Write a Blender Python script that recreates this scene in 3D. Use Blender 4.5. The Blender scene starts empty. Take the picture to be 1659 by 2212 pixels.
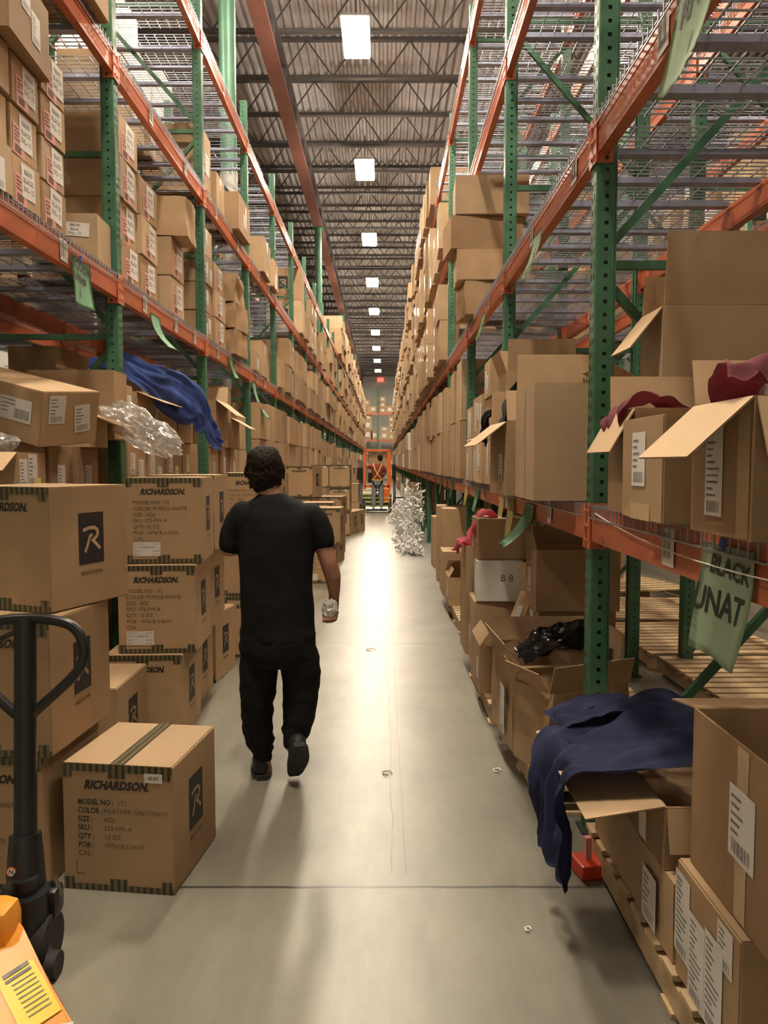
import bpy, bmesh, math, random
from mathutils import Vector, Matrix, Euler, noise
R = math.radians
rnd = random.Random(7)
scene = bpy.context.scene
COL = scene.collection

# ------------------------------------------------------------ camera
F = 1662.0; CX = 829.5; CY = 1106.0; CAMH = 1.65; TH = math.atan(106 / 1662.0)
_c, _s = math.cos(TH), math.sin(TH)
def ray(px, py):
    u = (px - CX) / F; v = (CY - py) / F
    return (u, _c + v * _s, -_s + v * _c)
def atY(px, py, Y):
    r = ray(px, py); t = Y / r[1]; return Vector((r[0] * t, Y, CAMH + r[2] * t))
def atX(px, py, X):
    r = ray(px, py); t = X / r[0]; return Vector((X, r[1] * t, CAMH + r[2] * t))
def atZ(px, py, Z):
    r = ray(px, py); t = (Z - CAMH) / r[2]; return Vector((r[0] * t, r[1] * t, Z))
cam = bpy.data.cameras.new('camera'); camo = bpy.data.objects.new('camera', cam); COL.objects.link(camo)
cam.sensor_fit = 'VERTICAL'; cam.sensor_height = 24.0; cam.lens = F * 24.0 / 2212.0
cam.clip_start = .02; cam.clip_end = 300
camo.location = (0, 0, CAMH); camo.rotation_euler = (R(90) - TH, 0, 0)
scene.camera = camo

# ------------------------------------------------------------ materials
MATS = {}
def nmat(name):
    m = bpy.data.materials.new(name); m.use_nodes = True
    nt = m.node_tree; b = nt.nodes['Principled BSDF']
    MATS[name] = m
    return m, nt, b
def mat(name, col, rough=.5, metal=0, var=0, nscale=8, namp=.12, bump=0, spec=.5, rvar=0):
    m, nt, b = nmat(name)
    N, L = nt.nodes, nt.links
    b.inputs['Roughness'].default_value = rough; b.inputs['Metallic'].default_value = metal
    b.inputs['Specular IOR Level'].default_value = spec
    tc = N.new('ShaderNodeTexCoord')
    nz = N.new('ShaderNodeTexNoise'); nz.inputs['Scale'].default_value = nscale; nz.inputs['Detail'].default_value = 5
    L.new(tc.outputs['Object'], nz.inputs['Vector'])
    mr = N.new('ShaderNodeMapRange'); mr.inputs['From Min'].default_value = .3; mr.inputs['From Max'].default_value = .7
    mr.inputs['To Min'].default_value = 1 - namp; mr.inputs['To Max'].default_value = 1 + namp
    L.new(nz.outputs['Fac'], mr.inputs['Value'])
    val = mr.outputs['Result']
    if var:
        oi = N.new('ShaderNodeObjectInfo')
        m2 = N.new('ShaderNodeMapRange'); m2.inputs['To Min'].default_value = 1 - var; m2.inputs['To Max'].default_value = 1 + var
        L.new(oi.outputs['Random'], m2.inputs['Value'])
        mm = N.new('ShaderNodeMath'); mm.operation = 'MULTIPLY'
        L.new(val, mm.inputs[0]); L.new(m2.outputs['Result'], mm.inputs[1]); val = mm.outputs[0]
    hs = N.new('ShaderNodeHueSaturation'); hs.inputs['Color'].default_value = (*col, 1)
    L.new(val, hs.inputs['Value']); L.new(hs.outputs['Color'], b.inputs['Base Color'])
    if rvar:
        m3 = N.new('ShaderNodeMapRange'); m3.inputs['From Min'].default_value = .3; m3.inputs['From Max'].default_value = .7
        m3.inputs['To Min'].default_value = rough - rvar; m3.inputs['To Max'].default_value = rough + rvar
        L.new(nz.outputs['Fac'], m3.inputs['Value']); L.new(m3.outputs['Result'], b.inputs['Roughness'])
    if bump:
        bp = N.new('ShaderNodeBump'); bp.inputs['Strength'].default_value = bump; bp.inputs['Distance'].default_value = .01
        L.new(nz.outputs['Fac'], bp.inputs['Height']); L.new(bp.outputs['Normal'], b.inputs['Normal'])
    return m
mat('kraft', (.445, .305, .18), .72, var=.13, nscale=3.5, namp=.1, bump=.15, spec=.3)
mat('kraft_inside', (.55, .385, .235), .75, var=.05, nscale=5, namp=.07, spec=.25)
mat('kraft_brown', (.37, .24, .138), .72, var=.1, nscale=3.5, namp=.1, bump=.15, spec=.3)
mat('kraft_pale', (.49, .355, .225), .72, var=.1, nscale=3.5, namp=.09, bump=.12, spec=.3)
mat('white_board', (.66, .65, .63), .6, var=.08, nscale=6, namp=.06)
mat('green_paint', (.05, .15, .088), .42, nscale=9, namp=.22, rvar=.1)
mat('green_paint_light', (.10, .33, .17), .42, nscale=9, namp=.15, rvar=.1)
mat('orange_paint', (.54, .15, .075), .38, nscale=5, namp=.16, rvar=.12)
mat('galvanised', (.42, .45, .53), .38, metal=.75, nscale=20, namp=.15)
mat('grey_channel', (.36, .39, .53), .42, metal=.45, nscale=14, namp=.12)
mat('label_paper', (.74, .72, .70), .6, nscale=20, namp=.04)
mat('pink_paper', (.72, .32, .30), .6, nscale=20, namp=.05)
mat('yellow_paper', (.78, .66, .22), .6, nscale=15, namp=.05)
mat('pale_yellow_paper', (.72, .66, .30), .7, nscale=15, namp=.05)
mat('green_paper', (.36, .66, .44), .7, nscale=12, namp=.06)
mat('pale_green_paper', (.50, .66, .48), .7, nscale=12, namp=.06)
mat('ink', (.03, .025, .025), .6, nscale=30, namp=.3)
mat('faded_ink', (.15, .085, .05), .7, nscale=40, namp=.4)
mat('grey_ink', (.22, .21, .2), .6, nscale=40, namp=.3)
mat('clear_tape', (.56, .42, .26), .18, nscale=30, namp=.06)
mat('black_paint', (.012, .012, .014), .3, nscale=10, namp=.2)
mat('black_rubber', (.02, .02, .02), .7, nscale=20, namp=.2)
mat('dark_steel', (.09, .085, .08), .45, metal=.6, nscale=15, namp=.2)
mat('chrome', (.6, .6, .62), .18, metal=1, nscale=10, namp=.05)
mat('jack_orange', (.80, .33, .035), .32, nscale=6, namp=.07)
mat('sticker_yellow', (.78, .60, .03), .35, nscale=8, namp=.05)
mat('truck_orange', (.85, .17, .03), .4, nscale=6, namp=.08)
mat('truck_grey', (.16, .16, .17), .5, nscale=8, namp=.1)
mat('hazard_yellow', (.55, .60, .16), .5, nscale=8, namp=.1)
mat('wood', (.55, .40, .24), .75, var=.12, nscale=9, namp=.25, bump=.2)
mat('skin', (.42, .21, .145), .55, nscale=12, namp=.06)
mat('hair', (.016, .011, .008), .7, nscale=60, namp=.5, bump=.6, spec=.2)
mat('black_cotton', (.011, .012, .014), .85, nscale=25, namp=.2, bump=.2, spec=.2)
mat('black_fleece', (.012, .0125, .014), .9, nscale=25, namp=.2, bump=.2, spec=.2)
mat('shoe_black', (.018, .019, .021), .6, nscale=20, namp=.2)
mat('shoe_sole', (.03, .031, .034), .7, nscale=40, namp=.3, bump=.4)
mat('red_cotton', (.26, .035, .035), .85, nscale=15, namp=.15, bump=.2)
mat('grey_denim', (.27, .28, .30), .85, nscale=20, namp=.2, bump=.2)
mat('harness_yellow', (.72, .55, .08), .6, nscale=20, namp=.1)
mat('blue_cotton', (.085, .14, .42), .85, nscale=10, namp=.2, bump=.25, spec=.2)
mat('navy_cotton', (.055, .066, .15), .85, nscale=10, namp=.2, bump=.25, spec=.2)
mat('maroon_cotton', (.30, .10, .12), .85, nscale=10, namp=.2, bump=.25, spec=.2)
mat('grey_cotton', (.11, .11, .12), .85, nscale=10, namp=.2, bump=.25, spec=.2)
mat('pink_cotton', (.75, .20, .24), .85, nscale=10, namp=.15, bump=.25, spec=.2)
mat('black_poly', (.012, .013, .015), .16, nscale=14, namp=.2, bump=.5)
mat('red_plastic', (.6, .06, .03), .4, nscale=10, namp=.1)
mat('white_plastic', (.78, .77, .75), .35, nscale=10, namp=.06)
mat('column_green', (.075, .20, .13), .4, nscale=4, namp=.12)
mat('column_white', (.50, .49, .47), .4, nscale=4, namp=.2)
mat('deck_steel', (.60, .58, .62), .55, metal=.15, nscale=1.5, namp=.16)
mat('joist_steel', (.10, .09, .095), .6, nscale=4, namp=.15)
mat('girder_red', (.28, .12, .10), .55, nscale=4, namp=.15)
mat('wall_grey', (.50, .51, .47), .8, nscale=1.2, namp=.08)
mat('white_film', (.72, .71, .70), .22, nscale=10, namp=.06)
mat('lamp_housing', (.6, .6, .6), .4, metal=.5, nscale=8, namp=.05)

def emis(name, col, s):
    m, nt, b = nmat(name)
    b.inputs['Base Color'].default_value = (.8, .8, .8, 1)
    b.inputs['Emission Color'].default_value = (*col, 1); b.inputs['Emission Strength'].default_value = s
    return m
LAMP = 250
emis('lamp_lens', (1, .86, .66), LAMP)
emis('exit_red', (1, .05, .03), 3)

# dark tape with diagonal print
m, nt, b = nmat('striped_tape'); N, L = nt.nodes, nt.links
tc = N.new('ShaderNodeTexCoord'); mp = N.new('ShaderNodeMapping'); mp.inputs['Rotation'].default_value = (0, R(45), 0)
wv = N.new('ShaderNodeTexWave'); wv.inputs['Scale'].default_value = 17; wv.inputs['Distortion'].default_value = .6
cr = N.new('ShaderNodeValToRGB'); cr.color_ramp.elements[0].position = .35; cr.color_ramp.elements[1].position = .6
cr.color_ramp.elements[0].color = (.045, .043, .028, 1); cr.color_ramp.elements[1].color = (.17, .14, .075, 1)
L.new(tc.outputs['Object'], mp.inputs['Vector']); L.new(mp.outputs['Vector'], wv.inputs['Vector'])
L.new(wv.outputs['Fac'], cr.inputs['Fac']); L.new(cr.outputs['Color'], b.inputs['Base Color'])
b.inputs['Roughness'].default_value = .3

# clear crinkled film
m, nt, b = nmat('clear_film'); N, L = nt.nodes, nt.links
out = N['Material Output']; N.remove(b)
tr = N.new('ShaderNodeBsdfTransparent'); gl = N.new('ShaderNodeBsdfGlossy'); df = N.new('ShaderNodeBsdfDiffuse'); ml = N.new('ShaderNodeBsdfTranslucent')
gl.inputs['Roughness'].default_value = .18; df.inputs['Color'].default_value = (.75, .73, .7, 1); ml.inputs['Color'].default_value = (.8, .78, .75, 1)
m1 = N.new('ShaderNodeMixShader'); m1.inputs[0].default_value = .45; m2 = N.new('ShaderNodeMixShader'); m2.inputs[0].default_value = .5
L.new(df.outputs[0], m1.inputs[1]); L.new(ml.outputs[0], m1.inputs[2]); L.new(m1.outputs[0], m2.inputs[1]); L.new(gl.outputs[0], m2.inputs[2])
m3 = N.new('ShaderNodeMixShader')
nz = N.new('ShaderNodeTexNoise'); nz.inputs['Scale'].default_value = 14; nz.inputs['Detail'].default_value = 4
rp = N.new('ShaderNodeMapRange'); rp.inputs['From Min'].default_value = .35; rp.inputs['From Max'].default_value = .65; rp.inputs['To Min'].default_value = .28; rp.inputs['To Max'].default_value = .7
tc = N.new('ShaderNodeTexCoord'); L.new(tc.outputs['Object'], nz.inputs['Vector']); L.new(nz.outputs['Fac'], rp.inputs['Value'])
L.new(rp.outputs['Result'], m3.inputs[0]); L.new(tr.outputs[0], m3.inputs[1]); L.new(m2.outputs[0], m3.inputs[2]); L.new(m3.outputs[0], out.inputs['Surface'])

# polished concrete floor: stains, wheel marks, saw-cut joints and hairline cracks
m, nt, b = nmat('concrete'); N, L = nt.nodes, nt.links
def node(t, **k):
    n = N.new(t)
    for a, v in k.items():
        if a in n.inputs: n.inputs[a].default_value = v
        else: setattr(n, a, v)
    return n
def math_(op, a, b_=None, c=None):
    n = N.new('ShaderNodeMath'); n.operation = op
    for i, q in enumerate((a, b_, c)):
        if q is None: continue
        if isinstance(q, (int, float)): n.inputs[i].default_value = q
        else: L.new(q, n.inputs[i])
    return n.outputs[0]
geo = N.new('ShaderNodeNewGeometry'); sx = N.new('ShaderNodeSeparateXYZ'); L.new(geo.outputs['Position'], sx.inputs[0])
def nzz(scale, vec=(1, 1, 1), detail=6, rough=.6):
    mp = node('ShaderNodeMapping'); mp.inputs['Scale'].default_value = vec; L.new(geo.outputs['Position'], mp.inputs['Vector'])
    n = node('ShaderNodeTexNoise', Scale=scale, Detail=detail, Roughness=rough); L.new(mp.outputs[0], n.inputs['Vector']); return n.outputs['Fac']
n1 = nzz(1.1); n2 = nzz(5, (1, .25, 1)); n3 = nzz(28, (1, .12, 1), 3); n4 = nzz(.45, (1, .5, 1), 3)
cr = N.new('ShaderNodeValToRGB'); e = cr.color_ramp.elements
e[0].position = .3; e[0].color = (.145, .134, .108, 1); e[1].position = .66; e[1].color = (.30, .28, .232, 1)
mixn = math_('MULTIPLY_ADD', n2, .45, math_('MULTIPLY', n1, .55)); L.new(mixn, cr.inputs['Fac'])
# darker tyre and drag marks towards the right hand pallets
side = math_('SMOOTH_MIN', math_('MAXIMUM', math_('MULTIPLY', math_('SUBTRACT', sx.outputs['X'], .15), 1.4), 0), 1, .1)
st = math_('MULTIPLY', math_('MAXIMUM', math_('MULTIPLY', math_('SUBTRACT', n2, .38), 2.2), 0), side)
dark = math_('SUBTRACT', 1, math_('MINIMUM', math_('MULTIPLY', st, 1.1), .62))
def line(coord, pos, hw, wob=0):
    c = coord
    if wob: c = math_('ADD', coord, math_('MULTIPLY', math_('SUBTRACT', n2, .5), wob))
    d = math_('ABSOLUTE', math_('SUBTRACT', c, pos))
    return math_('LESS_THAN', d, hw)
mask = line(sx.outputs['Y'], 2.9, .008, .015)
for p, w in ((6.95, .006), (11.4, .006), (16, .007), (21, .008)): mask = math_('MAXIMUM', mask, line(sx.outputs['Y'], p, w, .01))
crk = math_('MAXIMUM', line(sx.outputs['X'], .035, .0025, .06), line(sx.outputs['X'], .085, .002, .05))
crk = math_('MULTIPLY', crk, math_('LESS_THAN', math_('ABSOLUTE', math_('SUBTRACT', sx.outputs['Y'], 4.6)), 1.6))
mask = math_('MAXIMUM', mask, math_('MULTIPLY', crk, .7))
dark = math_('MULTIPLY', dark, math_('SUBTRACT', 1, math_('MULTIPLY', mask, .72)))
fine = math_('MULTIPLY_ADD', n3, .22, .89)
hs = N.new('ShaderNodeHueSaturation'); L.new(cr.outputs['Color'], hs.inputs['Color']); L.new(math_('MULTIPLY', dark, fine), hs.inputs['Value'])
L.new(hs.outputs['Color'], b.inputs['Base Color'])
L.new(math_('MULTIPLY_ADD', n4, .12, .285), b.inputs['Roughness'])
b.inputs['Specular IOR Level'].default_value = .6
bp = N.new('ShaderNodeBump'); bp.inputs['Strength'].default_value = .025; bp.inputs['Distance'].default_value = .01; L.new(n3, bp.inputs['Height']); L.new(bp.outputs[0], b.inputs['Normal'])

# ------------------------------------------------------------ mesh helpers
def link(o, parent=None):
    COL.objects.link(o)
    if parent is not None: o.parent = parent
    return o
def mk(name, bm, mats, parent=None, loc=None, rot=None, smooth=False, kind=None):
    me = bm
    if isinstance(bm, bmesh.types.BMesh):
        me = bpy.data.meshes.new(name)
        bmesh.ops.recalc_face_normals(bm, faces=bm.faces[:]) if smooth != 'keep' else None
        bm.to_mesh(me); bm.free()
        for k in (mats if isinstance(mats, (list, tuple)) else [mats]): me.materials.append(MATS[k])
        if smooth and smooth != 'keep':
            for p in me.polygons: p.use_smooth = True
            if smooth == 'auto': me.set_sharp_from_angle(angle=R(35))
    o = bpy.data.objects.new(name, me)
    if loc is not None: o.location = loc
    if rot is not None: o.rotation_euler = rot
    if kind: o['kind'] = kind
    return link(o, parent)
def empty(name, loc=(0, 0, 0), rot=(0, 0, 0), parent=None):
    o = bpy.data.objects.new(name, None); o.location = loc; o.rotation_euler = rot; o.empty_display_size = .1
    return link(o, parent)
def tag(o, label, cat, group=None, kind=None):
    o['label'] = label; o['category'] = cat
    if group: o['group'] = group
    if kind: o['kind'] = kind
    return o
def BM(): return bmesh.new()
def box(bm, c, s, rot=None, mi=0, bev=0):
    r = bmesh.ops.create_cube(bm, size=1)
    M = Matrix.Translation(c) @ (Euler(rot).to_matrix().to_4x4() if rot else Matrix()) @ Matrix.Diagonal((*s, 1))
    bmesh.ops.transform(bm, matrix=M, verts=r['verts'])
    fs = {f for v in r['verts'] for f in v.link_faces}
    for f in fs: f.material_index = mi
    if bev:
        es = list({e for v in r['verts'] for e in v.link_edges})
        bmesh.ops.bevel(bm, geom=es, offset=bev, segments=2, affect='EDGES', profile=.6)
    return r['verts']
def box2(bm, a, b_, mi=0, bev=0):
    a = Vector(a); b_ = Vector(b_)
    return box(bm, (a + b_) / 2, [abs(q) for q in (b_ - a)], None, mi, bev)
def tube(bm, pts, rad, seg=10, mi=0, cap=True, flat=1.0):
    pts = [Vector(p) for p in pts]; n = len(pts)
    rads = rad if isinstance(rad, (list, tuple)) else [rad] * n
    rings = []; prev = None
    up = Vector((0, 0, 1))
    for i, p in enumerate(pts):
        d = (pts[min(i + 1, n - 1)] - pts[max(i - 1, 0)]).normalized()
        if prev is None:
            a = d.cross(up)
            if a.length < .2: a = d.cross(Vector((0, 1, 0)))
        else: a = prev - d * prev.dot(d)
        a.normalize(); prev = a; b_ = a.cross(d).normalized()
        r = rads[i]
        rings.append([bm.verts.new(p + a * math.cos(t) * r + b_ * math.sin(t) * r * flat) for t in [2 * math.pi * k / seg for k in range(seg)]])
    for i in range(n - 1):
        for k in range(seg):
            f = bm.faces.new((rings[i][k], rings[i][(k + 1) % seg], rings[i + 1][(k + 1) % seg], rings[i + 1][k])); f.material_index = mi
    if cap:
        for rg in (rings[0][::-1], rings[-1]):
            f = bm.faces.new(rg); f.material_index = mi
def bar(bm, a, b_, w, h, mi=0):
    a = Vector(a); b_ = Vector(b_); d = b_ - a; q = d.to_track_quat('Y', 'Z').to_matrix().to_4x4()
    r = bmesh.ops.create_cube(bm, size=1)
    bmesh.ops.transform(bm, matrix=Matrix.Translation((a + b_) / 2) @ q @ Matrix.Diagonal((w, d.length, h, 1)), verts=r['verts'])
    for f in {f for v in r['verts'] for f in v.link_faces}: f.material_index = mi
def cyl(bm, c, r, h, axis='Z', seg=20, mi=0, r2=None):
    q = {'Z': Matrix(), 'X': Matrix.Rotation(R(90), 4, 'Y'), 'Y': Matrix.Rotation(R(90), 4, 'X')}[axis]
    v = bmesh.ops.create_cone(bm, cap_ends=True, segments=seg, radius1=r, radius2=r if r2 is None else r2, depth=h)['verts']
    bmesh.ops.transform(bm, matrix=Matrix.Translation(c) @ q, verts=v)
    for f in {f for w in v for f in w.link_faces}: f.material_index = mi
def quad2(bm, u0, v0, u1, v1, z=0, mi=0):
    f = bm.faces.new([bm.verts.new((u0, v0, z)), bm.verts.new((u1, v0, z)), bm.verts.new((u1, v1, z)), bm.verts.new((u0, v1, z))]); f.material_index = mi
def ngon2(bm, pts, z=0, mi=0):
    f = bm.faces.new([bm.verts.new((p[0], p[1], z)) for p in pts]); f.material_index = mi
_TXT = {}
def text_mesh(s, bold=True, align='LEFT'):
    key = (s, bold, align)
    if key not in _TXT:
        cu = bpy.data.curves.new('lettering', 'FONT'); cu.body = s; cu.align_x = align; cu.align_y = 'CENTER'; cu.resolution_u = 2
        cu.offset = bold if isinstance(bold, float) else .022 if bold else 0
        o = bpy.data.objects.new('lettering', cu)
        me = bpy.data.meshes.new_from_object(o)
        bpy.data.objects.remove(o); bpy.data.curves.remove(cu)
        _TXT[key] = me
    return _TXT[key]
def add_text(bm, s, u, v, size, z=.0004, mi=0, shear=0, align='LEFT', bold=True, rot=0, xs=1):
    n0 = len(bm.verts); f0 = len(bm.faces)
    bm.from_mesh(text_mesh(s, bold, align))
    bm.verts.ensure_lookup_table(); bm.faces.ensure_lookup_table()
    M = Matrix.Translation((u, v, z)) @ Matrix.Rotation(rot, 4, 'Z') @ Matrix(((size * xs, shear * size, 0, 0), (0, size, 0, 0), (0, 0, size, 0), (0, 0, 0, 1)))
    for w in bm.verts[n0:]: w.co = M @ w.co
    for f in bm.faces[f0:]: f.material_index = mi
FACE = {'front': lambda W, D, H: Matrix.Translation((0, -D / 2, H / 2)) @ Matrix.Rotation(R(90), 4, 'X'),
        'right': lambda W, D, H: Matrix.Translation((W / 2, 0, H / 2)) @ Matrix.Rotation(R(90), 4, 'Z') @ Matrix.Rotation(R(90), 4, 'X'),
        'left': lambda W, D, H: Matrix.Translation((-W / 2, 0, H / 2)) @ Matrix.Rotation(R(-90), 4, 'Z') @ Matrix.Rotation(R(90), 4, 'X'),
        'top': lambda W, D, H: Matrix.Translation((0, 0, H))}
def decal(o, name, face, uv, mesh, mats=None, off=.0012, rot=0):
    """a printed or stuck-on part lying on one face of carton o"""
    W, D, H = o['_dim']
    M = FACE[face](W, D, H) @ Matrix.Translation((uv[0], uv[1], off)) @ Matrix.Rotation(rot, 4, 'Z')
    p = mk(name, mesh, mats, o, smooth='keep'); p.matrix_local = M
    return p
# ------------------------------------------------------------ the building
def structure(name, bm, mats, **k):
    return mk(name, bm, mats, kind='structure', **k)
bm = BM(); box2(bm, (-16, -8, -.15), (16, 80, 0)); structure('floor', bm, 'concrete')
for nm, a, b_ in (('wall_left', (-16.2, -8, 0), (-16, 80, 11.6)), ('wall_right', (16, -8, 0), (16.2, 80, 11.6)),
                  ('wall_end', (-16.2, 80, 0), (16.2, 80.2, 11.6)), ('wall_near', (-16.2, -8.2, 0), (16.2, -8, 11.6))):
    bm = BM(); box2(bm, a, b_); structure(nm, bm, 'wall_grey')
# corrugated roof deck
bm = BM(); z0 = 11.4; pit = .2; prof = []
x = -16.0
while x < 16:
    prof += [(x, z0), (x + .07, z0), (x + .1, z0 + .075), (x + .17, z0 + .075)]; x += pit
va = [bm.verts.new((p[0], -8, p[1])) for p in prof]; vb = [bm.verts.new((p[0], 80, p[1])) for p in prof]
for i in range(len(prof) - 1): bm.faces.new((va[i], va[i + 1], vb[i + 1], vb[i]))
ceil = structure('ceiling', bm, 'deck_steel')
# open web joists
bm = BM()
for zc in (10.5, 11.34):
    for dy in (-.035, .035): box(bm, (0, dy, zc), (31.9, .05, .07))
n = 54; dx = 31.8 / n
for i in range(n):
    a = (-15.9 + i * dx, 0, 10.52 if i % 2 else 11.32); b_ = (-15.9 + (i + 1) * dx, 0, 11.32 if i % 2 else 10.52)
    bar(bm, a, b_, .028, .028)
j0 = None
for k in range(45):
    y = -4.5 + 1.9 * k
    if j0 is None: j0 = structure('ceiling_joist', bm, 'joist_steel', loc=(0, y, 0))
    else: structure('ceiling_joist', j0.data, None, loc=(0, y, 0))
bm = BM()
box2(bm, (-2.46, -8, 9.85), (-2.14, 80, 9.89), 0); box2(bm, (-2.33, -8, 9.891), (-2.27, 80, 10.46), 1); box2(bm, (-2.46, -8, 10.42), (-2.14, 80, 10.46), 1)
for k in range(46):
    y = -7 + 1.9 * k
    box2(bm, (-2.44, y - .01, 9.9), (-2.34, y + .01, 10.41), 1); box2(bm, (-2.26, y - .01, 9.9), (-2.16, y + .01, 10.41), 1)
structure('ceiling_girder', bm, ['girder_red', 'joist_steel'])
c0 = None
for y in (11.7, 27.5, 43.3, 59.1):
    bm = BM()
    cyl(bm, (0, 0, 2.93), .125, 5.86, seg=28, mi=1); cyl(bm, (0, 0, 7.85), .122, 3.98, seg=28, mi=0)
    box(bm, (0, 0, .01), (.4, .4, .02), mi=0); box(bm, (0, 0, 9.84), (.4, .4, .02), mi=0)
    rr = random.Random(3)                                   # torn edge of the white wrap
    for i in range(26):
        a = i / 26 * 2 * math.pi; h = rr.uniform(.02, .2)
        p = [Vector((math.cos(a + d) * .128, math.sin(a + d) * .128, 5.85)) for d in (-.13, .13)]
        t = Vector((math.cos(a) * .128, math.sin(a) * .128, 5.86 + h))
        f = bm.faces.new([bm.verts.new(p[0]), bm.verts.new(p[1]), bm.verts.new(t)]); f.material_index = 1
    if c0 is None: c0 = structure('column', bm, ['column_green', 'column_white'], loc=(-2.3, y, 0), smooth='auto')
    else: bm.free(); structure('column', c0.data, None, loc=(-2.3, y, 0))

# ------------------------------------------------------------ lamps
def lamp(x, y, label, group):
    r = empty('high_bay_light', (x, y, 9.5)); tag(r, label, 'ceiling light', group)
    if not hasattr(lamp, 'd'):
        bm = BM(); box(bm, (0, 0, .125), (.53, 1.33, .06), bev=.02); box(bm, (0, 0, .165), (.2, .7, .04), bev=.01)
        h = mk('housing', bm, 'lamp_housing', r)
        bm = BM(); box(bm, (0, 0, .055), (.5, 1.3, .07), bev=.02); l = mk('lens', bm, 'lamp_lens', r)
        bm = BM()
        for s in (-.4, .4): tube(bm, [(0, s, .15), (0, s * .1, .75)], .006, 6)
        tube(bm, [(0, 0, .74), (0, 0, .98)], .012, 6)
        w = mk('hanging_cable', bm, 'dark_steel', r)
        lamp.d = (h.data, l.data, w.data)
    else:
        for nm, d in zip(('housing', 'lens', 'hanging_cable'), lamp.d): mk(nm, d, None, r)
    return r
ords = ['nearest', 'second', 'third', 'fourth', 'fifth', 'sixth', 'seventh', 'eighth', 'ninth', 'tenth', 'eleventh', 'twelfth', 'thirteenth', 'fourteenth', 'fifteenth', 'sixteenth', 'seventeenth', 'eighteenth', 'nineteenth', 'twentieth', 'twenty-first', 'twenty-second', 'twenty-third', 'twenty-fourth', 'twenty-fifth', 'twenty-sixth']
for k in range(9):
    lamp(-.52, 14.9 + 6.5 * k, 'glowing warehouse ceiling light over the aisle, %s from the camera' % ords[k] if k else 'largest glowing warehouse ceiling light, the one nearest the camera', 'ceiling lights over the aisle')
for k, w in ((0, 'just ahead of'), (1, 'almost above')):
    y = 8.4 - 6.5 * k
    if k < 2: lamp(-.52, y, 'ceiling light over this aisle %s the camera, above the frame' % w, 'ceiling lights over the aisle')
    if k < 2: lamp(-5.5, y, 'ceiling light over the next aisle to the left, %s the camera' % w, 'ceiling lights over the next aisles')
    if k < 2: lamp(4.75, y, 'ceiling light over the next aisle to the right, %s the camera' % w, 'ceiling lights over the next aisles')
for x, w in ((-5.5, 'left'), (4.75, 'right')): lamp(x, 73.0, 'ceiling light near the far wall, over the next aisle to the %s' % w, 'ceiling lights over the next aisles')  # pair of lamps added behind the racks, unseen, to brighten the far wall
r = empty('exit_sign', (-.36, 79.97, 10.2)); tag(r, 'small red glowing exit sign high on the far wall', 'exit sign')
bm = BM(); box(bm, (0, -.06, 0), (.62, .08, .36), bev=.01); mk('housing', bm, 'exit_red', r)

# ------------------------------------------------------------ pallet racking
PW = .088; DEP = 1.07
def holed(bm, M, width, H, cols, pitch=.055):
    """strip of sheet steel in the u,z plane with a column of holes per entry of cols (half width, half height)"""
    n = int(H / pitch); w = width / len(cols)
    def V(u, z): return bm.verts.new(M @ Vector((u, 0, z)))
    for ci, (hw, hh) in enumerate(cols):
        u0 = -width / 2 + ci * w; uc = u0 + w / 2; us = (u0, uc - hw, uc + hw, u0 + w)
        prev = [V(u, 0) for u in us]
        for k in range(n):
            zc = (k + .5) * pitch
            a = [V(u, zc - hh) for u in us]; b_ = [V(u, zc + hh) for u in us]
            for i in range(3): bm.faces.new((prev[i], prev[i + 1], a[i + 1], a[i]))
            for i in (0, 2): bm.faces.new((a[i], a[i + 1], b_[i + 1], b_[i]))
            prev = b_
        t = [V(u, H) for u in us]
        for i in range(3): bm.faces.new((prev[i], prev[i + 1], t[i + 1], t[i]))
def post_mesh(H, detail):
    bm = BM(); h = PW / 2
    if not detail:
        box2(bm, (-h, -h, 0), (h, h, H), bev=.008)
    else:
        holed(bm, Matrix.Translation((-h, 0, 0)) @ Matrix.Rotation(R(90), 4, 'Z'), PW - .016, H, [(.006, .013), (.006, .013)])
        holed(bm, Matrix.Translation((0, -h, 0)), PW - .016, H, [(.008, .008)])
        holed(bm, Matrix.Translation((0, h, 0)), PW - .016, H, [(.0065, .0065)])
        box2(bm, (-h + .005, -h + .005, .01), (h - .02, h - .005, H - .01), 1)  # added black core: shade inside the hollow post, painted in behind its holes
        for s in (-1, 1):
            c = h - .008                                     # rounded front corners
            ring = []
            for q in range(4):
                a = q / 3 * math.pi / 2
                ring.append((-c - .008 * math.sin(a), s * (c + .008 * math.cos(a))))
            for (p, q) in zip(ring, ring[1:]):
                bm.faces.new([bm.verts.new((p[0], p[1], 0)), bm.verts.new((q[0], q[1], 0)), bm.verts.new((q[0], q[1], H)), bm.verts.new((p[0], p[1], H))])
            box2(bm, (h - .006, s * (h - .03), 0), (h, s * h, H))
    return bm
def deck_mesh(L, W, fine):
    bm = BM(); r = .0028
    nx = int(L / (.05 if fine else .1)); ny = 11 if fine else 6
    for i in range(nx + 1):
        y = -L / 2 + .01 + i * (L - .02) / nx
        box2(bm, (-.012, y - r, -r), (W, y + r, r)); box2(bm, (-.017, y - r, -.05), (-.012, y + r, r))
    for i in range(ny + 1):
        x = .0 + i * (W - .01) / ny
        box2(bm, (x - r, -L / 2, -3 * r), (x + r, L / 2, -r))
    box2(bm, (-.022, -L / 2, -.053), (-.017, L / 2, -.047))
    return bm
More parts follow.
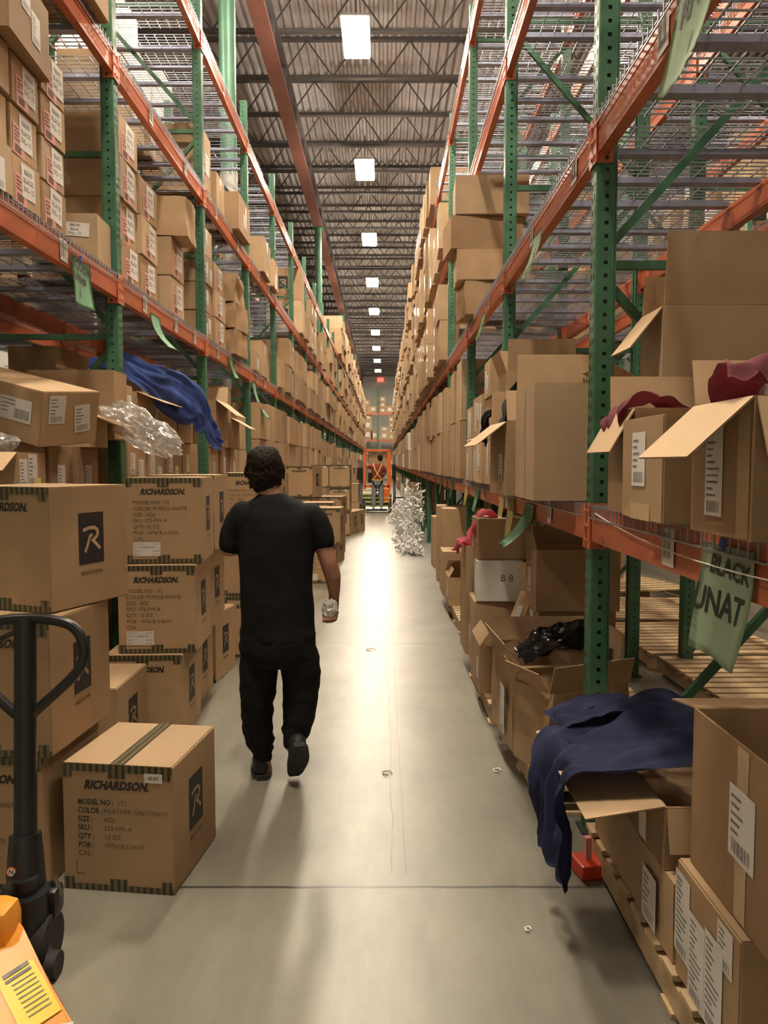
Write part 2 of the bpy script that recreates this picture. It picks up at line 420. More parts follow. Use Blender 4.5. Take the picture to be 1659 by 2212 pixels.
def beam_mesh(L, sgn=1):
    bm = BM(); pr = [(0, 0), (.048, 0), (.048, -.15), (0, -.15)]
    pr = [(0, -.15), (0, 0), (.022, 0), (.022, -.035), (.05, -.035), (.05, -.15)]
    a = [bm.verts.new((p[0], -L / 2, p[1])) for p in pr]; b_ = [bm.verts.new((p[0], L / 2, p[1])) for p in pr]
    for i in range(len(pr)):
        j = (i + 1) % len(pr); bm.faces.new((a[i], a[j], b_[j], b_[i]))
    bm.faces.new(a[::-1]); bm.faces.new(b_)
    # low pressed rib along the front
    box2(bm, (-.0015, -L / 2 + .02, -.05), (0, L / 2 - .02, -.044))
    return bm
def conn_mesh(s):
    """angle plate at a beam end; s=+1: at the end nearer +Y"""
    bm = BM(); e = s * .0
    box2(bm, (-.005, -s * .012, -.185), (0, s * .05, .015)); 
    box2(bm, (0, -s * .004, -.185), (.072, 0, .015))
    for z in (-.02, -.085, -.15): cyl(bm, (-.007, s * .022, z), .009, .006, 'X', 8)
    for z in (-.165,): cyl(bm, (.045, -s * .005, z), .008, .004, 'Y', 8, mi=1)
    return bm
MESH = {}
def shared(key, fn, mats, smooth=False):
    if key not in MESH:
        o = mk(key[0], fn(), mats, smooth=smooth); MESH[key] = o.data; bpy.data.objects.remove(o)
    return MESH[key]
def sticker_bm(k):
    bm = BM(); rr = random.Random(k)
    quad2(bm, -.05, -.06, .05, .06, 0, 0)
    x = -.042
    while x < .02:
        w = rr.choice((.002, .003, .005)); quad2(bm, x, -.035, x + w, .045, .0006, 1); x += w + rr.choice((.003, .004, .006))
    return bm
def rack(label, x0, sgn, ys, H, levels, post_h=None, deck_bays=(), detail=5, cut=14, back_bays=(), notch=None, stickers=(), braces=5, channels=5, paint='green_paint'):
    root = empty('pallet_rack', (x0, ys[0], 0)); tag(root, label, 'rack')
    rz = 0 if sgn > 0 else math.pi
    def W(x, y, z): return Vector((sgn * x, y - ys[0], z))          # depth from the rack's aisle face -> root space
    zs = [.1]
    while zs[-1] < H - 1.2: zs.append(zs[-1] + 1.2)
    far = BM(); anyfar = False
    for k, y in enumerate(ys):
        if k < cut:
            fr = empty('upright_frame', W(0, y, 0), (0, 0, rz), root)
            dt = k <= detail
            pm = shared(('post', H, dt), lambda: post_mesh(H, dt), [paint, 'black_paint'])  # black is for the core that stands in for shade behind the holes
            for xx, rr in ((PW / 2, 0), (DEP - PW / 2, math.pi)):
                mk('post', pm, None, fr, loc=(xx, 0, 0), rot=(0, 0, rr))
                fp = shared(('foot_plate',), lambda: (lambda b: (box(b, (0, 0, .004), (.13, .12, .008)), b)[1])(BM()), 'dark_steel')
                if k < 4: mk('foot_plate', fp, None, fr, loc=(xx, 0, 0))
            segs = []
            for i, z in enumerate(zs):
                segs.append(((PW, 0, z), (DEP - PW, 0, z)))
                if i + 1 < len(zs): segs.append(((PW, 0, z + (1.1 if i % 2 else .1)), (DEP - PW, 0, z + (.1 if i % 2 else 1.1))))
            if k < braces:
                for i, (a, b_) in enumerate(segs):
                    def bb(a=a, b_=b_):
                        q = BM(); bar(q, a, b_, .03, .036); return q
                    mk('brace', shared(('brace', H, i), bb, paint), None, fr)
            else:
                def ball():
                    q = BM()
                    for a, b_ in segs: bar(q, a, b_, .03, .036)
                    return q
                mk('bracing', shared(('bracing', H), ball, paint), None, fr)
        else:
            anyfar = True
            for xx in (PW / 2, DEP - PW / 2): box2(far, W(xx - PW / 2, y - PW / 2, 0), W(xx + PW / 2, y + PW / 2, H), 0)
    for k in range(len(ys) - 1):
        ya, yb = ys[k] + PW / 2, ys[k + 1] - PW / 2; L = yb - ya; yc = (ya + yb) / 2
        for li, z in enumerate(levels):
            if k < cut:
                fronts = [(0, 0)] + ([(DEP, 1)] if k in back_bays else [])
                for xx, bk in fronts:
                    be = mk('shelf_beam', shared(('shelf_beam', round(L, 3)), lambda: beam_mesh(L), 'orange_paint'), None, root, loc=W(xx, yc, z), rot=(0, 0, rz + (math.pi if bk else 0)))
                    if k < 8:
                        for s in (-1, 1):
                            mk('beam_connector', shared(('beam_connector', s), lambda: conn_mesh(s), ['orange_paint', 'ink']), None, be, loc=(-.0035, s * L / 2, 0))
                    if not bk:
                        for (bk_, li_, fr_) in stickers:
                            if bk_ == k and li_ == li:
                                lo = (fr_ - .5) * L * (1 if sgn > 0 else -1)
                                st = mk('beam_label', shared(('beam_label', int(fr_ * 100) % 3), lambda: sticker_bm(int(fr_ * 100)), ['label_paper', 'grey_ink'], 'keep'), None, be)
                                st.matrix_local = Matrix.Translation((-.0055, lo, -.075)) @ Matrix.Rotation(R(-90), 4, 'Z') @ Matrix.Rotation(R(90), 4, 'X')
            else:
                box2(far, W(0, ya, z - .15), W(.05, yb, z), 1)
            if k in deck_bays:
                spans = [(ya + .01, yc - .005), (yc + .005, yb - .01)]
                if notch and k == notch[0]: spans = [(ya + .01, notch[1]), (notch[2], yb - .01)]
                for (s0, s1) in spans:
                    l2 = round(s1 - s0, 3)
                    dk = mk('wire_deck', shared(('wire_deck', l2, k < 4), lambda: deck_mesh(l2, DEP - .0, k < 4), 'galvanised'), None, root, loc=W(0, (s0 + s1) / 2, z + .006), rot=(0, 0, rz))
                    def ch():
                        q = BM(); box2(q, (.055, -.03, -.036), (DEP - .055, .03, -.009)); return q
                    for t in (-.36, 0, .36):
                        if k < channels: mk('support_channel', shared(('support_channel',), ch, 'grey_channel'), None, dk, loc=(0, t * l2 / 1.2, 0))
    if anyfar: mk('distant_upright', far, ['green_paint', 'orange_paint'], root, kind='stuff')
    else: far.free()
    return root
LY = [5.27 + 2.52 * k for k in range(-2, 27)]
RY = [.86 + 2.52 * k for k in range(0, 29)]
LZ = [2.90, 4.36, 5.85]; RZ = [1.46, 3.10, 4.65, 6.20]
XL, XR = -1.78, .90
rack('green and orange pallet rack along the left side of the aisle', XL, -1, LY, 6.33, LZ, deck_bays=range(0, 9), detail=7, cut=16,
     back_bays=range(0, 4), notch=(4, 11.5, 11.95), braces=6, channels=7,
     stickers=[(1, 0, .64), (1, 0, .16), (2, 0, .2), (2, 0, .55), (2, 0, .82), (3, 0, .2), (3, 0, .6), (4, 0, .2), (4, 0, .5), (5, 0, .3), (1, 1, .62), (2, 1, .3), (2, 1, .72), (3, 1, .2), (3, 1, .7), (4, 1, .3), (4, 1, .7), (3, 2, .4)])
rack('green and orange pallet rack along the right side of the aisle', XR, 1, RY, 6.45, RZ, deck_bays=range(0, 7), detail=5, cut=14,
     back_bays=range(0, 4), braces=6, channels=6,
     stickers=[(0, 0, .62), (1, 0, .9), (1, 0, .55), (1, 0, .3), (2, 0, .4), (2, 0, .7), (0, 1, .68), (1, 1, .55), (1, 1, .12), (2, 1, .3), (0, 1, .3)])
rack('second pallet rack standing back to back behind the right rack', 2.30, 1, RY[:9], 6.45, RZ, deck_bays=range(0, 5), detail=2, cut=14, back_bays=range(0, 3), braces=3, channels=4)
rack('second pallet rack standing back to back behind the left rack', -3.20, -1, LY[:9], 6.33, LZ, deck_bays=range(1, 6), detail=-1, cut=14, braces=0, channels=5)
rack('pallet rack across the next aisle to the right', 6.2, 1, RY[:12], 6.45, RZ, detail=-1, braces=0, paint='green_paint_light')
rack('pallet rack across the next aisle to the left', -7.0, -1, LY[:12], 6.33, LZ, detail=-1, braces=0, paint='green_paint_light')
# ------------------------------------------------------------ cartons
def ribbon2(bm, pts, w, z=0, mi=0):
    P = [Vector((p[0], p[1])) for p in pts]; n = len(P); L_, R_ = [], []
    for i, p in enumerate(P):
        d0 = (P[i] - P[i - 1]).normalized() if i else (P[1] - P[0]).normalized()
        d1 = (P[i + 1] - P[i]).normalized() if i < n - 1 else d0
        t = (d0 + d1).normalized(); nrm = Vector((-t.y, t.x)); k = w / 2 / max(.5, nrm.dot(Vector((-d0.y, d0.x))))
        L_.append(p + nrm * k); R_.append(p - nrm * k)
    for i in range(n - 1):
        f = bm.faces.new([bm.verts.new((q.x, q.y, z)) for q in (R_[i], R_[i + 1], L_[i + 1], L_[i])]); f.material_index = mi
def carton_bm(W, D, H, seed=0, crush=0, seams=True):
    bm = BM(); rr = random.Random(seed)
    v = box2(bm, (-W / 2, -D / 2, 0), (W / 2, D / 2, H))
    if crush:
        bmesh.ops.subdivide_edges(bm, edges=bm.edges[:], cuts=5, use_grid_fill=True)
        o = Vector((rr.uniform(0, 50),) * 3)
        for w in bm.verts:
            q = noise.noise_vector(w.co * 5 + o) * crush + noise.noise_vector(w.co * 14 + o) * crush * .4
            q.z = min(q.z, 0) if w.co.z > H * .4 else max(q.z, 0) * .3
            w.co += q
            if w.co.z < 0: w.co.z = 0
    else:
        bmesh.ops.bevel(bm, geom=bm.edges[:], offset=.005, segments=2, affect='EDGES')
        if seams:                                            # meeting line of the top flaps
            box2(bm, (-.0012, -D / 2 + .004, H - .001), (.0012, D / 2 - .004, H + .0008), 1)
    return bm
def place(W, D, corner, at, rot):
    """centre of a footprint W x D turned by rot whose corner ('fr' front right, 'fl', 'br', 'bl') stands at point at"""
    sx_ = 1 if corner[1] == 'r' else -1; sy_ = -1 if corner[0] == 'f' else 1
    o = Matrix.Rotation(R(rot), 2) @ Vector((sx_ * W / 2, sy_ * D / 2))
    return at[0] - o.x, at[1] - o.y
def carton(label, dim, corner, at, z, rot=0, m='kraft', group=None, name='carton', crush=0, tilt=None, seed=None):
    W, D, H = dim
    x, y = place(W, D, corner, at, rot)
    key = ('carton', W, D, H, m, crush)
    if crush: bm = carton_bm(W, D, H, int(x * 100 + y * 10), crush); me = bm
    else: me = shared(key, lambda: carton_bm(W, D, H), [m, 'faded_ink'])
    o = mk(name, me, [m, 'faded_ink'], None, loc=(x, y, z), rot=tilt if tilt else (0, 0, R(rot)), smooth='auto' if crush else False)
    o['_dim'] = dim
    return tag(o, label, 'cardboard box', group)
def decal_mesh(key, fn, mats):
    return shared(('d_' + key[0],) + key[1:], fn, mats, 'keep')
def logo_bm(w, h):
    bm = BM(); quad2(bm, -w / 2, -h / 2, w / 2, h / 2, 0, 0)
    N_ = lambda pts: [((p[0] - .5) * w, (p[1] - .5) * h) for p in pts]
    ribbon2(bm, N_([(.17, .66), (.40, .70), (.62, .70), (.74, .65), (.76, .58), (.69, .51), (.56, .45), (.68, .38), (.84, .27)]), .1 * w, .0005, 1)
    ribbon2(bm, N_([(.55, .56), (.46, .55), (.41, .49), (.35, .38), (.24, .235)]), .09 * w, .0005, 1)
    return bm
def rich(label, corner, at, z, rot=0, dim=(.455, .48, .52), front='full', sticker=None, tape='edges', group='printed cap cartons on the aisle floor', logo='right', m='kraft', side_text=True, topband=False, sticker2=False):
    W, D, H = dim
    o = carton(label, dim, corner, at, z, rot, m, group)
    if logo:
        p = decal(o, 'logo_panel', logo, (.0, .03), decal_mesh(('logo_panel', D), lambda: logo_bm(.15, .215), ['ink', 'kraft_pale'])); p['label'] = 'black panel with an angular letter R'
        if side_text:
            def mt():
                b_ = BM(); add_text(b_, 'MADE IN CHINA', 0, 0, .022, 0, 0, 0, 'CENTER', xs=.8); return b_
            decal(o, 'printed_lettering', logo, (0, -.115), decal_mesh(('made',), mt, ['faded_ink']))
    if front:
        def ft():
            b_ = BM(); add_text(b_, 'RICHARDSON.', 0, H * .335, .046, 0, 0, .28, 'CENTER', xs=.86, bold=.045)
            if front == 'full':
                for i, s in enumerate(('MODEL NO: 172', 'COLOR: PURPLE/WHITE', 'SIZE : ADJ', 'SKU: 172-PW-A', 'QTY: 12 DZ', 'PO# : 107618-2-0670', 'C/N:')):
                    add_text(b_, s, -W * .39, H * .21 - i * .036, .031, 0, 1, 0, 'LEFT', bold=False, xs=.95)
            elif front == 'bold':
                for i, (s, t) in enumerate((('MODEL NO :', '172'), ('COLOR :', 'HEATHER GREY/NAVY'), ('SIZE :', 'ADJ'), ('SKU :', '172-HN-A'), ('QTY :', '12 DZ'), ('PO# :', '107618-2-0670'), ('C/N :', ''))):
                    add_text(b_, s, -W * .36, H * .20 - i * .034, .03, 0, 0 if i < 6 else 1, 0, 'LEFT', xs=.85)
                    if t: add_text(b_, t, -W * .36 + .105 + .055 * (i == 0), H * .20 - i * .034, .026, 0, 1, 0, 'LEFT', bold=False)
                ribbon2(b_, [(-W * .38, -H * .27), (-W * .38, -H * .37), (-W * .30, -H * .37)], .003, 0, 1)
            return b_
        decal(o, 'printed_lettering', 'front', (0, 0), decal_mesh(('rt', front, W, H), ft, ['ink', 'faded_ink']))
    if sticker:
        def sk():
            b_ = BM(); rr = random.Random(5); quad2(b_, -.08, -.042, .08, .042, 0, 0)
            for (u, v, s) in ((-.074, .03, 'PACKING'), (.03, .03, '107618'), (-.074, .012, 'LOT: W01648001-026'), (-.074, -.012, 'QTY'), (.035, -.012, 'DOZEN'), (-.074, -.032, '001-12'), (.03, -.032, 'PC 144')): add_text(b_, s, u, v, .013, .0006, 1, 0, 'LEFT', bold=False)
            return b_
        decal(o, 'paper_label', 'front', sticker, decal_mesh(('sk',), sk, ['label_paper', 'grey_ink']), off=.002)
    if sticker2:
        def s2():
            b_ = BM(); quad2(b_, -.036, -.018, .036, .018, 0, 0); add_text(b_, '48.83', 0, 0, .02, .0006, 1, 0, 'CENTER'); return b_
        decal(o, 'paper_label', 'front', (W * .33, H * .41), decal_mesh(('s2',), s2, ['label_paper', 'grey_ink']), off=.0025)
    if tape:
        def tp(edge):
            def q():
                b_ = BM(); t = .0012; w = .03 if edge == 'top' else .026
                s = 1 if edge == 'top' else -1; zz = H / 2 * s
                quad2(b_, -W / 2, zz - s * w, W / 2, zz)
                for u in (-W / 2, -.035, W / 2 - .05): quad2(b_, u, zz - s * (w + .024), u + (.042 if u != -.035 else .07), zz - s * w)
                return b_
            return q
        decal(o, 'tape_strip', 'front', (0, 0), decal_mesh(('tape', 'top', W, H), tp('top'), ['striped_tape']), off=.0016)
        decal(o, 'tape_strip', 'front', (0, 0), decal_mesh(('tape', 'bot', W, H), tp('bot'), ['striped_tape']), off=.0016)
    if topband:
        def tb():
            b_ = BM(); quad2(b_, -.028, -D / 2, .028, D / 2); return b_
        decal(o, 'tape_strip', 'top', (0, 0), decal_mesh(('band', D), tb, ['striped_tape']), off=.0016)
    return o
def lab_bm(kind):
    b_ = BM()
    if kind == 'size':
        quad2(b_, -.085, -.1, .085, .1, 0, 0)
        for i, s in enumerate(('88690', 'BLACK', '3XL- 12')): add_text(b_, s, 0, .055 - i * .05, .042, .0006, 1, 0, 'CENTER')
    elif kind == 'pink':
        quad2(b_, -.075, -.09, .075, .09, 0, 0)
        for i in range(4): quad2(b_, -.06, .06 - i * .022, -.06 + .05 + .02 * (i % 2), .07 - i * .022, .0006, 1)
        quad2(b_, -.05, -.075, .03, -.03, .0006, 1)
    elif kind in ('ship', 'tall'):
        h = .075 if kind == 'ship' else .13; rr = random.Random(len(kind)); quad2(b_, -.055, -h, .055, h, 0, 0)
        y = h - .02
        while y > -h + .05:
            quad2(b_, -.045, y - .006, -.045 + rr.uniform(.03, .085), y, .0006, 1); y -= .018
        x = -.04
        while x < .035:
            w = rr.choice((.002, .004)); quad2(b_, x, -h + .01, x + w, -h + .04, .0006, 1); x += w + rr.choice((.003, .005))
    elif kind == 'wide':
        quad2(b_, -.11, -.06, .11, .06, 0, 0); rr = random.Random(2)
        for i in range(4): quad2(b_, -.1, .04 - i * .02, -.1 + rr.uniform(.04, .1), .046 - i * .02, .0006, 1)
        x = -.01
        while x < .09:
            w = rr.choice((.002, .004, .006)); quad2(b_, x, -.045, x + w, .005, .0006, 1); x += w + rr.choice((.003, .004))
    elif kind == 'code':
        quad2(b_, -.13, -.06, .13, .06, 0, 0)
        for i, s in enumerate(('88690', 'Black', '3XL- 12')): add_text(b_, s, 0, .036 - i * .036, .033, .0006, 1, 0, 'CENTER', xs=1.1)
    elif kind == 'yellow':
        quad2(b_, -.045, -.08, .045, .08, 0, 2); quad2(b_, -.03, -.06, .04, .05, .0005, 0)
        for i in range(4): quad2(b_, -.02, .03 - i * .02, .02, .038 - i * .02, .001, 1)
    return b_
def sticker(o, face, kind, uv=(0, 0), rot=0, off=.002, scale=1):
    mats = ['pink_paper' if kind == 'pink' else 'label_paper', 'faded_ink' if kind == 'pink' else 'grey_ink', 'yellow_paper']
    p = decal(o, 'paper_label', face, uv, decal_mesh(('lab', kind), lambda: lab_bm(kind), mats), off=off, rot=rot)
    if scale != 1: p.scale = (scale,) * 3
    if kind == 'pink': p['label'] = 'pink paper label'
    return p
def tapeline(o, face, u, w=.05, horiz=False):
    W, D, H = o['_dim']; fw = W if face == 'front' else D
    def q():
        b_ = BM()
        if horiz: quad2(b_, -fw / 2 + .01, -w / 2, fw / 2 - .01, w / 2)
        else: quad2(b_, -w / 2, -H / 2 + .006, w / 2, H / 2 - .006)
        return b_
    return decal(o, 'tape_strip', face, (0, u) if horiz else (u, 0), decal_mesh(('tl', w, horiz, fw if horiz else H), q, ['clear_tape']), off=.0014)

def open_carton(label, dim, corner, at, z, rot=0, flaps=None, m='kraft', group=None, tilt=None, wall=.006, soft=0):
    """carton without a lid; flaps maps a side to (angle from upright, outwards positive; length)"""
    W, D, H = dim; x, y = place(W, D, corner, at, rot)
    bm = BM(); t = wall
    box2(bm, (-W / 2, -D / 2, 0), (W / 2, D / 2, t))
    for a, b_ in (((-W / 2, -D / 2, t), (W / 2, -D / 2 + t, H)), ((-W / 2, D / 2 - t, t), (W / 2, D / 2, H)),
                  ((-W / 2, -D / 2 + t, t), (-W / 2 + t, D / 2 - t, H)), ((W / 2 - t, -D / 2 + t, t), (W / 2, D / 2 - t, H))): box2(bm, a, b_)
    for f in bm.faces:
        c = f.calc_center_median(); nrm = f.normal
        inner = (c.x * nrm.x < -1e-6 and abs(c.x) > W / 2 - t * 1.5) or (c.y * nrm.y < -1e-6 and abs(c.y) > D / 2 - t * 1.5) or (nrm.z > .5 and c.z < t * 2) or (nrm.z > .5 and c.z > H - .001)
        if inner: f.material_index = 1
    if soft:
        bmesh.ops.subdivide_edges(bm, edges=[e for e in bm.edges if e.calc_length() > .1], cuts=5, use_grid_fill=True)
        off = Vector((x * 7, y * 5, 1))
        for v in bm.verts:
            k = v.co.z / H
            v.co += Vector((noise.noise(v.co * 4 + off), noise.noise(v.co * 4 + off * 2), noise.noise(v.co * 5 + off * 3) * .6)) * soft * k
    o = mk('open_carton', bm, [m, 'kraft_inside'], None, loc=(x, y, z), rot=tilt if tilt else (0, 0, R(rot)))
    o['_dim'] = dim
    tag(o, label, 'cardboard box', group)
    for s, (ang, ln) in (flaps or {}).items():
        w = (W if s[0] in 'fb' else D) - .008
        b_ = BM(); box2(b_, (-w / 2, -.0025, .003), (w / 2, .0025, ln))
        for v in b_.verts:
            if v.co.z > ln * .5: v.co.x *= .985
        for f in b_.faces:
            if f.normal.y > .5: f.material_index = 1
        fl = mk('flap', b_, [m, 'kraft_inside'], o)
        a = R(ang)
        T = {'f': (Matrix.Translation((0, -D / 2 + .003, H)) @ Matrix.Rotation(a, 4, 'X')),
             'b': (Matrix.Translation((0, D / 2 - .003, H)) @ Matrix.Rotation(math.pi, 4, 'Z') @ Matrix.Rotation(a, 4, 'X')),
             'l': (Matrix.Translation((-W / 2 + .003, 0, H)) @ Matrix.Rotation(R(-90), 4, 'Z') @ Matrix.Rotation(a, 4, 'X')),
             'r': (Matrix.Translation((W / 2 - .003, 0, H)) @ Matrix.Rotation(R(90), 4, 'Z') @ Matrix.Rotation(a, 4, 'X'))}[s[0]]
        fl.matrix_local = T
    return o

# ---- printed cap cartons standing in the aisle on the left
rich('printed cap carton alone on the floor in front, beside the pallet jack handle', 'fr', (-.80, 2.84), 0, -7, (.445, .47, .5), 'bold', None, topband=True, sticker2=True)
rich('printed cap carton topmost of the nearest tall stack, turned towards the aisle', 'fr', (-1.315, 3.01), 1.055, -20, (.47, .47, .5), 'name')
rich('printed cap carton second from the top of the nearest tall stack, behind the loop handle', 'fr', (-1.262, 2.86), .53, -4, (.47, .53, .522), 'name')
rich('printed cap carton at the foot of the nearest tall stack, behind the pallet jack mast', 'fr', (-1.30, 2.87), 0, -3, (.47, .50, .525), 'full', sticker2=True)
rich('low cap carton squeezed between the nearest tall stack and the next stack', 'br', (-1.365, 4.36), 0, 0, (.42, .5, .5), None, None, tape=None)
rich('topmost printed cap carton with white label, on the stack of three past the nearest one', 'fr', (-1.088, 4.59), 1.052, 5, (.452, .5, .51), 'full', (-.10, -.17))
rich('middle printed cap carton with white label, in the stack of three past the nearest one', 'fr', (-1.112, 4.50), .528, 3, (.452, .5, .52), 'full', (-.10, -.17))
rich('bottom printed cap carton on the floor, in the stack of three past the nearest one', 'fr', (-1.185, 4.45), 0, 2, (.46, .52, .525), 'name')
rich('cap carton on top of the stack right behind the stack of three', 'fr', (-1.14, 5.16), 1.053, 2, (.452, .55, .515), None)
rich('cap carton in the middle of the stack right behind the stack of three', 'fr', (-1.17, 5.10), .53, 0, (.452, .5, .52), None)
rich('cap carton on the floor behind the stack of three, its logo facing the aisle', 'fr', (-1.262, 5.68), 0, -6, (.43, .5, .51), None)
rich('cap carton under the stack right behind the stack of three', 'fr', (-1.262, 5.10), 0, 0, (.44, .5, .525), None)
for k, w in enumerate(('bottom', 'middle', 'top')):
    rich('printed cap carton at the %s of the stack just behind the walking man' % w, 'fl', (-1.37, 6.45 + .02 * k), k * .523, (1, -1, 2)[k], (.5, .5, .52), 'full' if k == 2 else 'name')
rich('cap carton of the man side stack beyond, its right side towards the aisle', 'fr', (-.98, 7.4), 1.05, 0, (.4, .5, .51), None, None, None)
rich('cap carton under the one beside the walking man, second from the floor', 'fr', (-.98, 7.4), .525, 0, (.42, .5, .52), None, None, None)
rich('cap carton on the floor under the pair beside the walking man', 'fr', (-.98, 7.4), 0, 0, (.42, .5, .52), None, None, None)
# further stacks right of the walking man
rich('cap carton top of the near stack past the man, with taped top', 'fr', (-.60, 10.45), .525, -4, (.455, .5, .51), 'name')
rich('cap carton on the floor with white label, past the man', 'fr', (-.66, 10.47), 0, 0, (.455, .5, .52), 'full', (-.1, -.17))
rich('cap carton behind the near stack past the man, only its lid in view', 'fr', (-.76, 11.3), .525, -2, (.455, .5, .54), None)
rich('cap carton on the floor behind the near stack past the man', 'fr', (-.74, 11.3), 0, -2, (.455, .5, .522), None)
rich('cap carton on the floor with its logo facing the aisle, past the near stack', 'fr', (-.765, 12.65), 0, -10, (.455, .5, .53), 'name')
rich('tall standing cap carton at the top of the far pile, left end', 'fr', (-1.17, 12.6), 1.08, -12, (.45, .55, .52), 'name')
rich('cap carton under the left end of the far pile', 'fr', (-1.17, 12.6), .54, -8, (.45, .5, .53), None)
rich('cap carton on the floor under the left end of the far pile', 'fr', (-1.22, 12.6), 0, -8, (.45, .5, .53), None)
rich('cap carton in the middle of the far pile, lit lid showing', 'fr', (-.77, 13.75), .535, -9, (.46, .52, .51), 'name')
rich('cap carton on the floor under the middle of the far pile', 'fr', (-.80, 13.75), 0, -9, (.46, .52, .53), None)
rich('printed cap carton at the top of the far pile, right end', 'fr', (-.775, 17.3), 1.09, -3, (.455, .5, .52), 'name', sticker2=True)
rich('printed cap carton with small label under the right end of the far pile', 'fr', (-.775, 17.3), .56, -3, (.455, .5, .52), 'name', sticker2=True)
rich('cap carton on the floor under the right end of the far pile', 'fr', (-.78, 17.3), 0, -3, (.455, .5, .55), None)
rich('printed cap carton beside the right end of the far pile, second column', 'fr', (-1.25, 17.3), 1.09, -3, (.455, .5, .52), None, sticker2=True)
rich('cap carton low in the second column of the far pile', 'fr', (-1.25, 17.35), .02, -3, (.455, .5, .9), None)
rich('squat cap carton alone on the floor at the end of the far pile, nearer one', 'fr', (-.74, 17.7), 0, -14, (.42, .56, .52), None, tape=None)
rich('squat cap carton alone on the floor at the end of the far pile, further one', 'fr', (-.60, 18.32), 0, -14, (.42, .56, .52), None, tape=None)
rich('cap carton with white lid label behind the far pile, half hidden', 'fr', (-.72, 21.5), .55, -3, (.455, .5, .52), None, None, None)
rich('cap carton on the floor behind the far pile, half hidden', 'fr', (-.70, 21.5), 0, -3, (.455, .5, .54), None, None, None)

# ---- stacks on the shelves
def stacks(shelf, side, z, specs, group):
    """specs: (y0, length along the aisle, [tier heights], distance of the face past the rack's aisle face, depth, style)"""
    for si, (y0, ly, hs, out, dep, style) in enumerate(specs):
        zz = z
        for ti, h in enumerate(hs):
            tn = 'single' if len(hs) == 1 else 'bottom' if ti == 0 else 'top' if ti == len(hs) - 1 else 'lower middle' if ti == 1 and len(hs) > 3 else 'middle' if ti == 1 else 'upper middle'
            m = rnd.choice(('kraft', 'kraft', 'kraft_pale', 'kraft_brown')); lab = 'carton'
            if style in 'pq': lab = 'carton with pink and white labels'
            if style == 'w': lab = 'carton with white labels'
            if style == 'c': lab = 'crumpled carton'
            if style == 'l': lab = 'carton with a dark logo panel'
            label = '%s %s, %s stack on the %s' % (tn, lab, ords[si] if si else 'first', shelf)
            j = rnd.uniform(-.012, .012); rt = rnd.uniform(-1.6, 1.6)
            dpt = round(dep + .0, 3); hh = h - .003
            face = (XL + out + j) if side < 0 else (XR - out + j)
            o = carton(label, (dpt, ly, hh), 'fr' if side < 0 else 'fl', (face, y0), zz, rt if style != 'c' else rt * 3, m, group, crush=.035 if style == 'c' else 0)
            af = 'right' if side < 0 else 'left'
            if style == 'p':
                k = rnd.uniform(-.03, .03); sc = min(1, hh / .27, ly / .36)
                sticker(o, af, 'pink', (-.05 * sc + k, -.05 * sc), rnd.uniform(-.06, .06), .0018, sc); sticker(o, af, 'size', (.045 * sc + k, .02 * sc), rnd.uniform(-.08, .08), .0026, sc)
            elif style == 'w':
                for q in range(rnd.choice((1, 2))): sticker(o, af, rnd.choice(('ship', 'tall' if hh > .32 else 'ship')), (rnd.uniform(-.1, -.02) + q * .14, rnd.uniform(-.05, .05)), rnd.uniform(-.1, .1), .0018 + q * .001)
            elif style == 'l':
                p = decal(o, 'logo_panel', 'front', (-.02, .03), decal_mesh(('logo_panel', .2), lambda: logo_bm(.2, .26), ['ink', 'kraft_pale']))
            elif style == 't' and y0 < 22:
                tapeline(o, af, 0, .06); 
            zz += h
LA = [(3.56, .20, [.235] * 3, .0, .5, 'w'), (3.79, .29, [.235] * 3, .0, .5, 'p'), (4.13, .30, [.228] * 4, -.01, .5, 'p'),
      (5.40, .38, [.283] * 4, -.03, .62, 'p'), (5.83, .42, [.29] * 3, -.02, .5, 'p'), (6.62, .40, [.325, .325], -.02, .5, 'p'),
      (7.86, .36, [.28] * 4, -.03, .6, 'w'), (8.28, .52, [.29] * 3, -.02, .5, 'p'), (9.0, .55, [.30, .30, .32], .06, .3, 'c'),
      (10.55, .6, [.27], .02, .36, 'w'), (11.2, .6, [.5], .02, .36, 't'), (12.9, .45, [.48], .05, .7, 't'),
      (13.85, .6, [.48, .48], .07, .7, 't'), (14.5, .6, [.48, .48], .05, .6, 't'), (15.45, .6, [.48, .48], .06, .6, 't'), (16.1, .6, [.48, .48], .07, .6, 't'), (16.8, .7, [.48, .48], .06, .6, 't'),
      (17.95, .7, [.5], .06, .6, 't'), (18.7, .7, [.5, .45], .05, .6, 't'), (19.6, .7, [.5, .5], .06, .6, 't'), (20.5, .75, [.55], .07, .6, 't')]
ZA = LZ[0] + .012
stacks('left middle shelf', -1, ZA, LA, 'cartons on the left middle shelf')
LB = [(6.2, .36, [.5], -.32, .45, 'w'), (6.6, .36, [.45], -.32, .45, 'w'), (7.0, .36, [.4], -.3, .45, 'w'),
      (7.9, .46, [.66], -.05, .6, 'p'), (8.45, .4, [.4], -.02, .5, 't'), (9.15, .7, [.43], .09, .4, 'w'), (11.15, .7, [.5], .07, .32, 't'), (12.05, .55, [.42], .07, .32, 't'),
      (16.3, .6, [.67, .67], .08, .75, 'l'), (17.1, .6, [.6], .07, .6, 't'), (18.3, .7, [.6, .5], .07, .6, 't'), (19.4, .7, [.6, .5], .05, .6, 't'), (21.0, .7, [.6], .07, .6, 't')]
stacks('left upper shelf', -1, LZ[1] + .012, LB, 'cartons on the left upper shelf')
LF = []
y = 10.45
